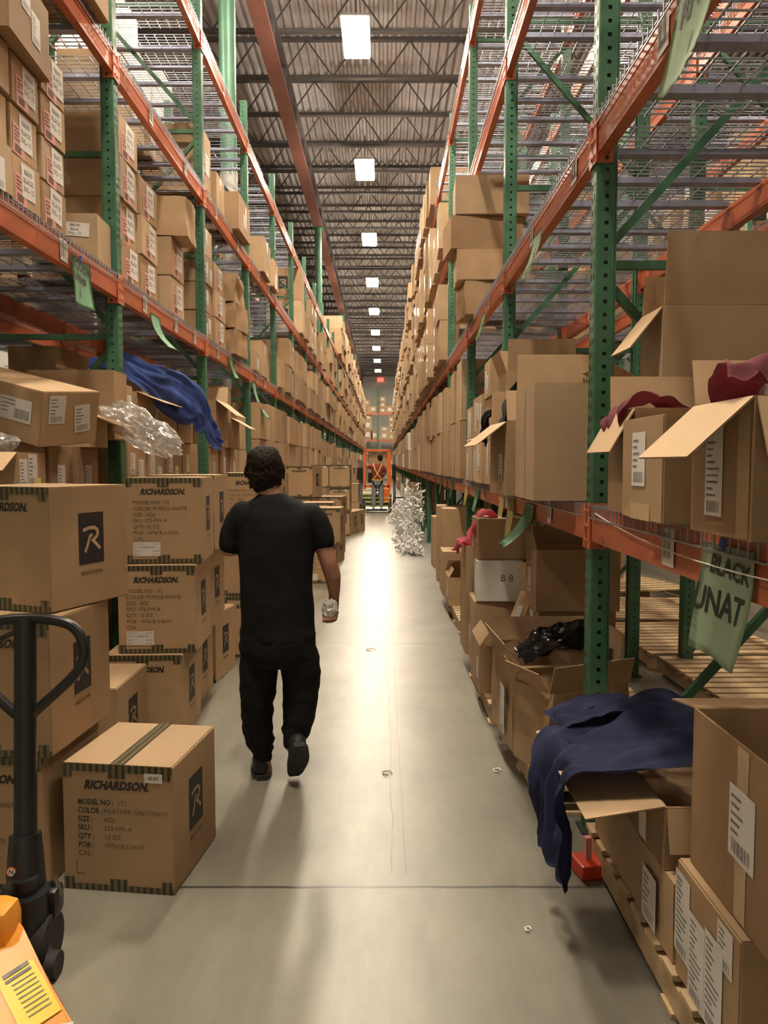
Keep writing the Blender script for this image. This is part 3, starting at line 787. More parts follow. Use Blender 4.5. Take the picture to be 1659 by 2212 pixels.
while y < 20.3:
    bay = (y - 5.27) % 2.52
    ly = rnd.choice((.56, .62, .62))
    LF.append((y, ly, [1.26, .57, .5 + rnd.uniform(-.04, .03)], rnd.uniform(.1, .17), .38 if 11 < y + ly and y < 12 else .9, 't')); y += ly + rnd.uniform(.04, .12)
stacks('left rack floor past the third upright', -1, .144, LF, 'cartons on the floor level of the left rack')
R1 = []
y = 8.55
while y < 20:
    ly = rnd.choice((.5, .56, .62)); h = rnd.uniform(.58, .65)
    R1.append((y, ly, [h, h + rnd.uniform(-.08, .03)], rnd.uniform(.06, .1), .9, 't')); y += ly + rnd.uniform(.04, .1)
stacks('right lowest shelf past the third upright', 1, RZ[0] + .012, R1, 'tall cartons on the right lowest shelf')
R2, R3, R4 = [], [], []
y = 11.05
while y < 20:
    ly = rnd.choice((.52, .6, .66))
    R2.append((y, ly, [.56, .54 + rnd.uniform(-.06, .1)], rnd.uniform(.08, .15), .8, 'l' if y < 11.2 else 't'))
    R3.append((y, ly, [.62 + rnd.uniform(-.03, .05)] + ([.5] if y > 13.4 and rnd.random() < .7 else []), rnd.uniform(.06, .14), .8, 't'))
    if y > 13.4: R4.append((y, ly, [.7 + rnd.uniform(-.1, .06)], rnd.uniform(.06, .14), .8, 't'))
    y += ly + rnd.uniform(.05, .15)
stacks('right second shelf', 1, RZ[1] + .012, R2, 'cartons on the right second shelf')
stacks('right third shelf', 1, RZ[2] + .012, R3, 'cartons on the right third shelf')
stacks('right top shelf', 1, RZ[3] + .012, R4, 'cartons on the right top shelf')

# ---- everything too far or too deep to tell apart
def mass(label, rows, seed, group=None):
    rr = random.Random(seed); bm = BM()
    for (xa, xb, z, hmax, ya, yb, step, p, white) in rows:
        y = ya
        while y < yb:
            l = step * rr.uniform(.8, 1.2)
            if rr.random() < p:
                zz = z; n = max(1, round(hmax / .5)); h = hmax / n
                for i in range(n):
                    if i and rr.random() < .16: break
                    o = rr.uniform(-.07, .07); hh = h * rr.uniform(.86, 1)
                    box2(bm, (xa + o, y, zz), (xb + o, y + l * .93, zz + hh - .002), 3 if rr.random() < white else rr.choice((0, 0, 1, 2))); zz += hh
            y += l
    o = mk('stacked_cartons', bm, ['kraft', 'kraft_pale', 'kraft_brown', 'white_board']); return tag(o, label, 'cardboard box', None, 'stuff')
far = [(XL - .75, XL + .1, .12, 2.3, 21.5, 74, .62, .93, .06), (XL - .7, XL + .08, ZA, 1.1, 21.9, 74, .65, .85, .05), (XL - .7, XL + .07, LZ[1] + .01, 1.1, 22.5, 74, .7, .6, .03), (XL - .7, XL + .1, LZ[2] + .01, 1.6, 30, 74, .7, .92, .02),
       (XR - .09, XR + .8, RZ[0] + .01, 1.25, 20.8, 74, .62, .93, .03), (XR - .1, XR + .8, RZ[1] + .01, 1.15, 20.8, 74, .62, .93, .03), (XR - .1, XR + .8, RZ[2] + .01, 1.15, 20.8, 74, .62, .93, .03), (XR - .1, XR + .8, RZ[3] + .01, .95, 20.8, 74, .62, .85, .03),
       (XR - .02, XR + .8, .12, 1.0, 21, 74, .6, .8, .12)]
mass('mass of cartons filling both racks down to the far end of the aisle', far, 3)
rowsR = []
for z, h in ((.12, 2.4), (3.0, 1.3), (4.66, 1.2), (6.2, 1.4)): rowsR.append((6.25, 7.0, z, h, .5, 28, .6, .86, .07))
mass('cartons on the rack across the next aisle, seen through the right shelves', rowsR, 5)
rowsL = [(-7.75, -7.05, .12, 2.3, .5, 26, .55, .92, .5), (-7.75, -7.05, 2.92, 1.2, .5, 26, .5, .95, .75), (-7.75, -7.05, 4.37, 1.2, .5, 26, .55, .9, .5), (-7.75, -7.05, 5.86, 1.3, .5, 26, .6, .9, .6)]
mass('pale cartons on the rack across the next aisle, seen through the left shelves', rowsL, 6)
rows2 = [(2.42, 3.2, RZ[1] + .015, 1.1, 8.6, 22, .62, .85, .04), (2.42, 3.2, RZ[2] + .015, 1.0, 11, 22, .62, .8, .04), (2.42, 3.2, RZ[0] + .015, 1.2, 8.6, 22, .62, .8, .05), (2.45, 3.2, .14, 1.0, 10, 22, .6, .7, .05),
         (2.5, 3.2, RZ[0] + .015, .9, 1.2, 3.2, .55, .9, .05)]
mass('cartons on the second rack behind the right rack', rows2, 8)
rows3 = [(-4.1, -3.35, LZ[2] + .015, 1.9, 6.5, 12.5, .6, 1, .97), (-4.1, -3.35, LZ[0] + .015, 1.1, 3.2, 20, .6, .85, .1), (-4.1, -3.35, .14, 2.0, 3, 20, .6, .85, .1), (-4.1, -3.35, LZ[1] + .015, 1.2, 5.5, 20, .6, .5, .2)]
mass('cartons on the second rack behind the left rack', rows3, 9)
# ------------------------------------------------------------ pallets
def pallet(label, x0, y0, wx=1.02, ly=1.2, rot=0, n=9, group='wooden pallets'):
    r = empty('wooden_pallet', (x0 + wx / 2, y0 + ly / 2, 0), (0, 0, R(rot))); tag(r, label, 'pallet', group)
    bd = shared(('deck_board', wx), lambda: (lambda b: (box(b, (0, 0, 0), (wx, .092, .02), bev=.002), b)[1])(BM()), 'wood')
    sr = shared(('stringer', ly), lambda: (lambda b: (box(b, (0, 0, 0), (.038, ly, .085)), b)[1])(BM()), 'wood')
    for i in range(n): mk('deck_board', bd, None, r, loc=(0, -ly / 2 + .046 + i * (ly - .092) / (n - 1), .13))
    for i in (0, 4, 8): mk('bottom_board', bd, None, r, loc=(0, -ly / 2 + .046 + i * (ly - .092) / 8, .0105))
    for s in (-1, 0, 1): mk('stringer', sr, None, r, loc=(s * (wx / 2 - .03), 0, .0695 - .0065))
    return r
pallet('wooden pallet under the nearest cartons on the right floor', .85, 1.3, 1.0, 1.85, n=13)
pallet('wooden pallet under the black bag carton past the nearest right upright', .72, 3.5, 1.0, 1.1)
pallet('wooden pallet under the tipped open carton on the right floor', .66, 4.75, 1.0, 1.15)
pallet('wooden pallet on the right floor past the second upright', .72, 7.3, 1.0, 1.15)
pallet('wooden pallet on the right floor before the plastic wrap', .78, 8.65, 1.0, 1.15)
for k, (yy, xx) in enumerate(((2.2, 2.15), (3.5, 2.12), (4.75, 2.16), (6.05, 2.1), (7.4, 2.2))):
    pallet('empty wooden pallet on the floor behind the right rack, %s from the camera' % ords[k], xx, yy, 1.15, 1.2, (1, -2, 1, 2, -6)[k], n=10, group='empty pallets behind the right rack')
pallet('empty wooden pallet lying crooked on the floor beyond the row of empty pallets', 2.5, 9.1, 1.1, 1.2, 14, n=8, group='empty pallets behind the right rack')
yy = 10.4
for k in range(8):
    wx = .46 if k < 2 else .98
    pallet('wooden pallet under the floor cartons of the left rack, %s from the camera' % ords[k], XL + .1 - wx, yy, wx, 1.2, group='pallets under the left floor cartons'); yy += 1.26

# ------------------------------------------------------------ loose cartons, right rack
zs1 = RZ[0] + .014
o = carton('small carton with white label, nearest right shelf, left of the bigger open one', (.33, .37, .315), 'fl', (.785, 2.17), zs1, 0, 'kraft')
sticker(o, 'left', 'ship', (-.02, .03), 0, .002, 1.1); tapeline(o, 'left', -.13, .05, True).scale.x = .5
o = open_carton('open carton with flap bent into the aisle and maroon cloth, nearest right shelf', (.62, .34, .325), 'fl', (.815, 1.70), zs1, 0,
                {'left': (133, .2), 'back': (18, .13), 'front': (160, .14), 'right': (100, .14)}, 'kraft_brown')
sticker(o, 'left', 'tall', (-.03, .0), 0, .002, .9); tapeline(o, 'left', .125, .06)
o = open_carton('tall plain carton with raised flaps at the back of the nearest right shelf', (.66, .25, .765), 'fl', (1.045, 2.92), zs1, 0,
                {'front': (2, .27), 'left': (142, .2), 'back': (-3, .16), 'right': (150, .2)}, 'kraft_pale')
o = open_carton('open carton with hanging flap and maroon cloth behind the small labelled carton', (.42, .3, .36), 'fl', (.84, 2.585), zs1, 0,
                {'left': (150, .17), 'back': (10, .14)}, 'kraft_brown')
o = open_carton('big plain carton on the right shelf just past the nearest upright', (.52, .5, .545), 'fl', (.695, 3.58), zs1, 0, {'right': (-60, .2), 'back': (4, .2)}, 'kraft_pale')
tapeline(o, 'left', 0, .06)
o = open_carton('open carton with a flap hanging into the aisle, behind the big plain carton', (.5, .46, .40), 'fl', (.66, 4.16), zs1, 3,
                {'left': (128, .21), 'front': (-20, .18), 'back': (0, .2)}, 'kraft')
sticker(o, 'left', 'ship', (.08, -.05)); 
o = carton('carton with upright labels stacked second past the big plain carton', (.45, .34, .36), 'fl', (.74, 4.7), zs1, 0, 'kraft')
o = open_carton('open carton with a white label, on top, past the big plain carton', (.42, .34, .36), 'fl', (.745, 4.71), zs1 + .363, 0, {'front': (3, .2), 'left': (20, .14), 'back': (5, .18)}, 'kraft')
sticker(o, 'front', 'ship', (-.1, .02), .03)
o = open_carton('open carton with raised flaps deep in the right shelf past the nearest upright', (.62, .42, .55), 'fl', (1.12, 5.1), zs1, 0, {'left': (55, .2), 'right': (130, .3), 'front': (-5, .14)}, 'kraft_brown')
o = open_carton('open carton under a lifted flap at the second right upright', (.5, .42, .40), 'fl', (.76, 5.1), zs1, 0, {'left': (112, .2)}, 'kraft')
RA = [(6.05, .42, [.36, .34, .3], .06, .6, 'w'), (6.5, .4, [.4, .36], .07, .6, 'w'), (6.95, .42, [.4, .38], .05, .6, 'w'), (7.42, .45, [.36, .36], .05, .6, 'w')]
stacks('right lowest shelf at the second upright', 1, zs1, RA, 'labelled cartons on the right lowest shelf')
# leaning stack on the second shelf
z = RZ[1] + .014
for k, (h, x, crush, rt, nm) in enumerate(((.34, .80, .03, 4, 'crushed bottom carton of the leaning stack'), (.30, .72, .02, -3, 'second carton of the leaning stack'), (.33, .66, 0, 5, 'dark third carton of the leaning stack'), (.38, .70, 0, -2, 'topmost carton of the leaning stack'))):
    carton(nm + ' on the right second shelf', (.72, .5, h - .004), 'fl', (x, 7.72), z, rt, ('kraft', 'kraft', 'kraft_brown', 'kraft_pale')[k], 'leaning stack on the right second shelf', crush=crush); z += h
# right floor level
pz = .142
o = carton('long carton low on the nearest right pallet, under the navy shirt', (.62, .86, .25), 'fl', (.868, 2.225), pz, 0, 'kraft', crush=.006)
sticker(o, 'left', 'ship', (.25, -.02), .0, .012, 1.15); 
o = open_carton('open carton holding a navy shirt, flap folded out over the aisle', (.56, .80, .20), 'fl', (.865, 2.30), pz + .252, 0, {'left': (100, .25), 'back': (95, .22), 'front': (170, .14)}, 'kraft_brown')
tapeline(o, 'left', .2, .07)
o = carton('carton with three white labels at the bottom right, on the nearest pallet', (.6, .405, .345), 'fl', (.868, 1.80), pz, 0, 'kraft')
sticker(o, 'left', 'tall', (-.155, .02), 0, .002, .95); sticker(o, 'left', 'tall', (-.05, -.05), 0, .0025, .95); sticker(o, 'left', 'tall', (.06, -.04), 0, .003, 1); sticker(o, 'left', 'ship', (.12, .1), 0, .002, .8)
o = open_carton('big dark open carton on top of the three label carton at the bottom right', (.62, .62, .455), 'fl', (.895, 1.56), pz + .348, 0, {'back': (100, .2), 'right': (120, .2)}, 'kraft_brown')
sticker(o, 'left', 'ship', (.0, .02), 0, .002, 1.25); tapeline(o, 'left', .0, .06)
# carton with a black bag
G1 = open_carton('battered open carton with a black plastic bag, past the nearest right upright', (.56, .56, .46), 'fl', (.67, 3.93), pz, 3, {'left': (24, .12), 'back': (12, .14), 'right': (10, .16), 'front': (165, .2)}, 'kraft', soft=.05)
sticker(G1, 'left', 'tall', (.1, -.05), 0, .02)
G2 = open_carton('torn open carton with a white label, turned corner on, beside the nearest right upright', (.5, .3, .40), 'fl', (.79, 3.62), pz, 24, {'front': (14, .14), 'left': (30, .12)}, 'kraft', soft=.05)
sticker(G2, 'front', 'ship', (-.1, .02), 0, .02)
G3 = open_carton('open carton on the aisle edge of the floor below the tipped one', (.46, .46, .31), 'fl', (.63, 4.98), pz, 0, {'left': (-35, .1), 'right': (6, .12)}, 'kraft')
sticker(G3, 'left', 'ship', (.1, -.02))
G4 = open_carton('tipped open carton with a tilted white label, standing inside another', (.32, .30, .42), 'fl', (.80, 5.0), .25, 0, {'back': (40, .2), 'left': (30, .2)}, 'kraft', tilt=(R(-8), R(24), R(4)))
G4.location.z = .33; sticker(G4, 'left', 'ship', (0, .03), R(8))
G6 = carton('carton with a white label under the dark open one, right floor', (.46, .32, .62), 'fl', (.93, 4.56), pz, 0, 'kraft_brown'); sticker(G6, 'left', 'ship', (-.08, .2))
G5 = open_carton('dark open carton with label, one flap up, stacked beneath the right shelf', (.5, .34, .37), 'fl', (.905, 4.54), pz + .624, 0, {'left': (12, .16), 'back': (-30, .14)}, 'kraft_brown'); sticker(G5, 'left', 'ship', (-.05, -.02))
G8 = carton('tall carton on the floor under the leaning white one', (.42, .42, .5), 'fl', (.66, 5.55), pz, 0, 'kraft'); sticker(G8, 'left', 'ship', (-.1, -.05))
G7 = carton('white carton standing on the floor stack under the right shelf', (.34, .36, .30), 'fl', (.67, 5.54), pz + .503, -4, 'white_board'); 
def gtxt():
    b_ = BM(); add_text(b_, 'B 8', 0, 0, .07, 0, 0, 0, 'CENTER'); return b_
decal(G7, 'printed_lettering', 'front', (.05, .02), decal_mesh(('b8',), gtxt, ['grey_ink']))
G9 = carton('brown taped carton on top of the white one, with labels', (.36, .34, .30), 'fl', (.685, 5.55), pz + .806, 2, 'kraft'); sticker(G9, 'left', 'ship', (-.06, 0)); tapeline(G9, 'left', .08, .06)
o = open_carton('open carton on the floor with a flap closed, right aisle edge before the second upright', (.44, .5, .30), 'fl', (.685, 8.05), pz, 0, {'back': (-58, .3), 'left': (-30, .1)}, 'kraft'); sticker(o, 'left', 'ship', (.1, 0))
o = carton('carton with a bright lid behind the open one at the right aisle edge', (.44, .5, .5), 'fl', (.67, 8.7), pz, 0, 'kraft')
o = carton('tall thin carton standing on the floor under the right shelf', (.5, .4, .95), 'fl', (.72, 9.35), pz, 0, 'kraft')
def bt():
    b_ = BM(); add_text(b_, '10780-R4', 0, 0, .05, 0, 0, 0, 'CENTER', rot=R(90)); return b_
decal(o, 'printed_lettering', 'front', (.1, .12), decal_mesh(('btx',), bt, ['faded_ink']))
for k, (yy, h, x) in enumerate(((10.1, .62, .80), (10.75, 1.05, .74), (11.4, .6, .80), (12.1, .8, .78), (12.8, .45, .8))):
    carton('carton on the right floor before the plastic wrap, %s from the camera' % ords[k], (.5, .45, h), 'fl', (x, yy), .0 if k else .0, rnd.uniform(-4, 4), 'kraft', 'cartons on the right floor before the wrap')

# ------------------------------------------------------------ loose cartons, left rack
o = carton('plain carton with the 88690 paper, by the upright on the left middle shelf', (.40, .27, .30), 'fr', (-1.80, 4.93), ZA, 2, 'kraft_pale'); sticker(o, 'front', 'code', (.062, .05), R(-4), .003, .7)
o = carton('big carton lying across the stacks at the top left corner', (.85, .52, .36), 'fr', (-1.70, 3.62), ZA + .235 * 3 + .22, 4, 'kraft_brown'); sticker(o, 'right', 'ship', (-.05, .08)); sticker(o, 'right', 'ship', (.07, -.02))
o.location.z = ZA + .235 * 3 + .005
carton('carton overhanging the left upper shelf at the top left corner', (.9, .85, .42), 'fr', (-1.71, 4.12), LZ[1] + .014, 0, 'kraft_brown')
carton('torn taped carton jutting out of the left middle shelf past the first upright', (.5, .38, .33), 'fr', (-1.66, 6.63), ZA + .653, 3, 'kraft', crush=.02)
# floor level of the left rack, nearest bays
carton('tall brown base carton behind the nearest printed stack', (.7, 1.3, 1.28), 'fr', (-1.86, 3.7), 0, 0, 'kraft_brown')
H2 = open_carton('open carton with white and yellow labels and a bright flap, far left', (.5, .36, .42), 'fr', (-1.78, 3.75), 1.40, 4, {'front': (118, .19), 'left': (30, .1), 'back': (20, .2)}, 'kraft')
H2.location.z = 1.283
H2b = None
sticker(H2, 'right', 'tall', (-.12, .06), 0, .002, .9); sticker(H2, 'right', 'ship', (-.0, .12), 0, .002, 1.1); sticker(H2, 'right', 'yellow', (.06, .0), 0, .003); sticker(H2, 'right', 'ship', (-.09, -.13), 0, .002)
for k, (y_, l_, nm) in enumerate(((4.18, .36, 'first'), (4.58, .36, 'second'))):
    o = carton('brown labelled carton of the pair below the tipped carton, %s from the left' % nm, (.5, l_, .46), 'fr', (-1.82, y_), 1.283, 2, 'kraft_brown'); sticker(o, 'front', 'ship', (.1, -.02)); sticker(o, 'right', 'ship', (0, .05))
o = carton('tipped carton with a wide barcode label, far left under the shelf', (.75, .40, .29), 'fr', (-1.66, 4.1), 1.8, 0, 'kraft', tilt=(R(5), R(13), R(-22)))
o.location = (-2.04, 4.3, 1.83)
carton('brown carton wedged behind the tipped one at the first left upright', (.55, .26, .44), 'fr', (-1.72, 4.93), 1.80, 0, 'kraft_brown')
sticker(o, 'front', 'wide', (.2, .02), 0, .003); sticker(o, 'right', 'ship', (-.1, .05), 0, .003); sticker(o, 'right', 'ship', (.08, .0), .1, .003); 
o = open_carton('open carton with a bright flap under the clear plastic bag', (.4, .3, .2), 'fr', (-1.76, 4.62), 1.745, 0, {'right': (112, .2)}, 'kraft')
carton('long base carton on the floor behind the stack of three', (.7, 2.3, 1.38), 'fr', (-1.84, 5.38), 0, 0, 'kraft_brown')
z = 1.383
for k, (y_, l_) in enumerate(((5.38, .42), (5.83, .46), (6.32, .5), (6.86, .52))):
    o = carton('labelled carton in the lower row beyond the first left upright, %s from the camera' % ords[k], (.55, l_, .445), 'fr', (-1.79, y_), z, 0, ('kraft', 'kraft_pale', 'kraft', 'kraft_brown')[k], 'lower row beyond the first left upright')
    for q in range(2 if k < 3 else 1): sticker(o, 'right', ('ship', 'tall', 'ship', 'yellow')[(k + q) % 4], (-.1 + q * .19, .04 - q * .1), rnd.uniform(-.08, .08), .002)
z = 1.832
o = carton('narrow carton with a white label right behind the first left upright', (.5, .16, .36), 'fr', (-1.79, 5.36), z, 0, 'kraft'); sticker(o, 'right', 'ship', (0, .05), 0, .002, .8)
for k, (y_, l_, fa) in enumerate(((5.55, .5, 112), (6.1, .5, 118), (6.65, .5, 100))):
    o = open_carton('open carton of the upper row under the blue shirts, %s from the camera' % ords[k], (.55, l_, .33), 'fr', (-1.77, y_), z, 0, {'right': (fa, .22), 'left': (10, .2), 'back': (20, .15)}, 'kraft', 'upper row under the blue shirts'); sticker(o, 'front', 'ship', (.12, -.02))
o = carton('tall brown carton behind the blue shirts', (.35, .6, .66), 'fr', (-2.36, 5.6), z, 0, 'kraft_brown')
carton('second tall brown carton behind the blue shirts, with a label', (.35, .5, .55), 'fr', (-2.36, 6.4), z, 0, 'kraft_brown')
carton('long base carton on the floor past the second left upright', (.7, 2.2, 1.36), 'fr', (-1.86, 7.9), 0, 0, 'kraft_brown')
z = 1.363
for k, (y_, l_) in enumerate(((7.9, .44), (8.4, .5), (8.95, .5), (9.5, .55))):
    o = carton('labelled carton in the lower row past the second left upright, %s from the camera' % ords[k], (.6, l_, .45), 'fr', (-1.79, y_), z, 0, ('kraft', 'kraft_brown', 'kraft', 'kraft_pale')[k], 'lower row past the second left upright')
    if k < 3: sticker(o, 'right', ('ship', 'tall', 'ship')[k], (0, 0))
z = 1.817
o = open_carton('open carton with hanging flap in the upper row past the second left upright', (.6, .62, .48), 'fr', (-1.72, 7.92), z, 0, {'right': (128, .26), 'back': (20, .2)}, 'kraft_brown'); sticker(o, 'front', 'ship', (.1, .05))
o = open_carton('second open carton with a lower hanging flap past the second left upright', (.6, .5, .34), 'fr', (-1.72, 8.7), z, 0, {'right': (120, .24)}, 'kraft'); 
o = carton('taped carton topmost of the upper row past the second left upright', (.5, .5, .36), 'fr', (-1.82, 8.72), z + .345, 0, 'kraft'); tapeline(o, 'front', .2, .06)
carton('plain carton at the end of the upper row past the second left upright', (.6, .6, .42), 'fr', (-1.79, 9.4), z, 0, 'kraft')

# ------------------------------------------------------------ paper signs hanging on the beams
def paper(label, side, ya, yb, ztop, length, m, texts=(), curl=.06, skew=0, clip=True, swing=.0, x=None):
    """sheet hanging from a beam's aisle face; curl bends its foot into the aisle"""
    X = x if x is not None else ((XL + .012) if side < 0 else (XR - .014)); s = 1 if side < 0 else -1
    w = yb - ya
    def S(u, v, off=0):                                     # u 0..1 in reading direction, v 0..1 downwards
        y = (ya + u * w) if side < 0 else (yb - u * w)
        return Vector((X + s * (curl * v ** 2.2 + .012 * math.sin(u * 5 + v * 3) * v + off + swing * v), y + skew * v * v, ztop - length * v))
    o0 = Vector((X, (ya + yb) / 2, ztop)); bm = BM(); nu, nv = 8, 14
    g = [[bm.verts.new(S(i / nu, j / nv) - o0) for i in range(nu + 1)] for j in range(nv + 1)]
    for j in range(nv):
        for i in range(nu): bm.faces.new((g[j][i], g[j][i + 1], g[j + 1][i + 1], g[j + 1][i]))
    bmesh.ops.solidify(bm, geom=bm.faces[:], thickness=.0006)
    o = mk('paper_sign', bm, m, None, loc=o0, smooth=True); tag(o, label, 'paper sign')
    if texts:
        bm = BM()
        for (t, u, v, sz, ro) in texts: add_text(bm, t, u * w, -v * length, sz, 0, 0, .1, 'CENTER', bold=sz > .05, rot=ro)
        for vv in bm.verts: vv.co = S(vv.co.x / w, -vv.co.y / length, .002) - o0
        mk('handwriting', bm, 'ink', o, smooth='keep')
    if clip:
        bm = BM(); box(bm, S(.45, 0) - o0 + Vector((s * .004, 0, .004)), (.008, .02, .03)); c = mk('clip', bm, 'blue_cotton', o); c['label'] = 'small blue clip'
    return o
paper('green paper with handwriting White, first hanging from the left middle beam', -1, 4.43, 4.72, 2.83, .27, 'green_paper', (('NIQOOW', .47, .17, .075, -.05), ('White', .42, .42, .075, .05), ('1', .42, .72, .07, 0)), .015)
paper('curled green paper, second along the left middle beam', -1, 5.90, 6.17, 2.79, .27, 'green_paper', (('J', .35, .3, .05, 0), ('J I', .7, .45, .05, 0), ('V', .5, .85, .05, 0)), .16, -.12, False)
paper('small green paper, third along the left middle beam', -1, 8.85, 9.1, 2.88, .25, 'green_paper', (), .06, .05, False)
paper('green paper hanging lowest by the third left upright', -1, 10.42, 10.72, 2.76, .5, 'green_paper', (), .18, .1, False)
paper('large pale green paper hanging from the nearest right upper beam', 1, 2.10, 2.42, 3.08, .33, 'pale_green_paper', (('R/W', .5, .35, .1, .1), ('1', .5, .72, .08, 0)), .05, .02, False)
paper('narrow pale green paper on the right upper beam past the nearest upright', 1, 4.42, 4.68, 2.98, .24, 'pale_green_paper', (('6', .5, .5, .08, 0),), .07, .04, False)
paper('smallest green paper on the right upper beam past the second upright', 1, 6.85, 7.1, 2.98, .22, 'green_paper', (('6', .5, .5, .08, 0),), .06, 0, False)
paper('large green paper reading UNAT in marker, on the nearest right lower beam', 1, 1.83, 2.13, 1.435, .30, 'pale_green_paper', (('BLACK', .58, .2, .07, -.06), ('UNAT', .42, .53, .1, -.02)), .025, .02)
paper('green paper curling sideways on the right lower beam past the nearest upright', 1, 4.55, 4.85, 1.40, .27, 'green_paper', (), .14, .14, False)
paper('long yellow paper on the right lower beam, nearer of the yellow pair', 1, 5.25, 5.48, 1.44, .34, 'pale_yellow_paper', (('/', .7, .7, .06, 0),), .03, 0, False)
paper('shorter yellow paper on the right lower beam, further of the yellow pair', 1, 5.66, 5.86, 1.46, .31, 'pale_yellow_paper', (), .03, .03, False)
paper('narrow green paper on the right lower beam past the second upright', 1, 7.2, 7.42, 1.44, .25, 'green_paper', (), .04, 0, False)
paper('small yellow paper on the right lower beam past the second upright', 1, 8.1, 8.34, 1.46, .27, 'pale_yellow_paper', (), .03, 0, False)
paper('thin green paper on the right lower beam past the third upright', 1, 9.9, 10.1, 1.44, .25, 'green_paper', (), .03, 0, False)
paper('furthest green paper on the right lower beam', 1, 11.8, 12.05, 1.44, .28, 'green_paper', (), .03, 0, False)
# string along the nearest beam
bm = BM(); pts = []
for i in range(41):
    t = i / 40; pts.append((XR - .020, 1.1 + 2.1 * t, 1.37 + .06 * (2 * t - 1) ** 2 + .01 * t))
tube(bm, pts, .0022, 6); o = mk('string', bm, 'white_plastic', smooth=True); tag(o, 'white string stretched along the nearest right lower beam', 'string')

# ------------------------------------------------------------ cloth and plastic
def catmull(P, n):
    P = [Vector(p) for p in P]; Q = [P[0] * 2 - P[1]] + P + [P[-1] * 2 - P[-2]]; out = []
    m = len(P) - 1
    for k in range(n + 1):
        t = k / n * m; i = min(int(t), m - 1); f = t - i; a, b_, c, d = Q[i:i + 4]
        out.append(.5 * ((2 * b_) + (c - a) * f + (2 * a - 5 * b_ + 4 * c - d) * f * f + (3 * b_ - a - 3 * c + d) * f ** 3))
    return out
def cloth(name, label, cat, pts, widths, m, lateral=(0, 1, 0), folds=5, amp=.02, seed=0, thick=.006, rows=46, cols=30, group=None, ragged=.02):
    C = catmull(pts, rows); bm = BM(); o0 = C[0].copy(); rr = random.Random(seed); ph = rr.uniform(0, 6); g = []
    lat0 = Vector(lateral).normalized()
    W_ = catmull([(w, 0, 0) for w in widths], rows)
    for j, p in enumerate(C):
        d = (C[min(j + 1, rows)] - C[max(j - 1, 0)]).normalized(); lat = (lat0 - d * lat0.dot(d)).normalized(); nr = d.cross(lat)
        w = W_[j].x; row = []
        for i in range(cols + 1):
            s = i / cols - .5
            q = p + lat * s * w
            k = noise.noise(Vector((s * 2.5 + ph, j / rows * 2.2, seed))) * 1.6
            t_ = j / rows; wr = s + .12 * noise.noise(Vector((s * 2, t_ * 3, seed + 4)))
            f = (1 - 2.2 * abs(noise.noise(Vector((wr * folds * 1.3 + t_ * 1.1 + ph, t_ * 2.2, seed * 1.7))))) * amp * 1.1 + noise.noise(Vector((wr * folds * 3, t_ * 5 + s * 2, seed))) * amp * .8 + noise.noise(q * 16) * amp * .25 - abs(s) ** 2 * w * .3
            q = q + nr * f + lat * noise.noise(q * 5) * amp * .6
            if j in (0, rows): q = q + d * noise.noise(Vector((s * 6, seed, j))) * ragged * 2
            row.append(bm.verts.new(q - o0))
        g.append(row)
    for j in range(rows):
        for i in range(cols): bm.faces.new((g[j][i], g[j][i + 1], g[j + 1][i + 1], g[j + 1][i]))
    if thick: bmesh.ops.solidify(bm, geom=bm.faces[:], thickness=thick)
    return tag(mk(name, bm, m, None, loc=o0, smooth=True), label, cat, group)
# navy shirt over the nearest open carton on the right
a = lambda x, y, Y: atY(x, y, Y)
cloth('shirt', 'navy shirt spilling over the flap of the nearest open carton on the right', 'shirt',
      [(1.28, 2.72, .68), (1.1, 2.68, .72), (.92, 2.66, .70), (.76, 2.66, .665), (.635, 2.67, .63), (.59, 2.69, .50), (.60, 2.70, .34), (.61, 2.72, .20)], [.66, .68, .64, .58, .50, .42, .42, .38], 'navy_cotton', (0, 1, 0), 4, .042, 3, ragged=.008)
cloth('shirt', 'blue-grey shirt end folded on the flap, behind the navy shirt', 'shirt', [(.95, 2.95, .70), (.84, 2.97, .70), (.735, 2.97, .665), (.68, 2.96, .635)], [.2, .24, .26, .26], 'navy_cotton', (0, 1, 0), 2, .015, 5, group=None)
cloth('shirt', 'blue shirt hanging out of the upper cartons, nearer the first left upright', 'shirt',
      [(-2.1, 5.55, 2.36), (-1.9, 5.62, 2.37), (-1.76, 5.75, 2.28), (-1.68, 5.92, 2.22), (-1.58, 6.15, 2.16), (-1.52, 6.32, 2.09), (-1.50, 6.40, 1.95)], [.28, .30, .26, .36, .42, .32, .16], 'blue_cotton', (.35, 1, .4), 3, .03, 7)
cloth('shirt', 'blue shirt hanging down to the low flap, further from the first left upright', 'shirt',
      [(-2.05, 6.35, 2.30), (-1.86, 6.5, 2.28), (-1.74, 6.68, 2.16), (-1.60, 6.78, 2.10), (-1.55, 6.82, 1.98), (-1.52, 6.88, 1.88), (-1.48, 6.98, 1.86)], [.22, .28, .30, .24, .2, .24, .2], 'blue_cotton', (.3, 1, .3), 3, .03, 9)
cloth('cloth_bundle', 'maroon cloth showing over the rim of the nearest right open carton', 'clothing', [(1.05, 2.02, 1.76), (1.0, 1.92, 1.86), (.96, 1.82, 1.87), (.92, 1.72, 1.82)], [.34, .36, .34, .3], 'maroon_cotton', (1, 0, 0), 3, .03, 11)
cloth('cloth_bundle', 'maroon cloth bulging from the carton behind the small labelled one', 'clothing', [(1.1, 2.74, 1.80), (.98, 2.74, 1.88), (.87, 2.73, 1.87), (.815, 2.73, 1.80), (.805, 2.73, 1.74)], [.22, .24, .24, .2, .14], 'maroon_cotton', (0, 1, 0), 3, .025, 13)
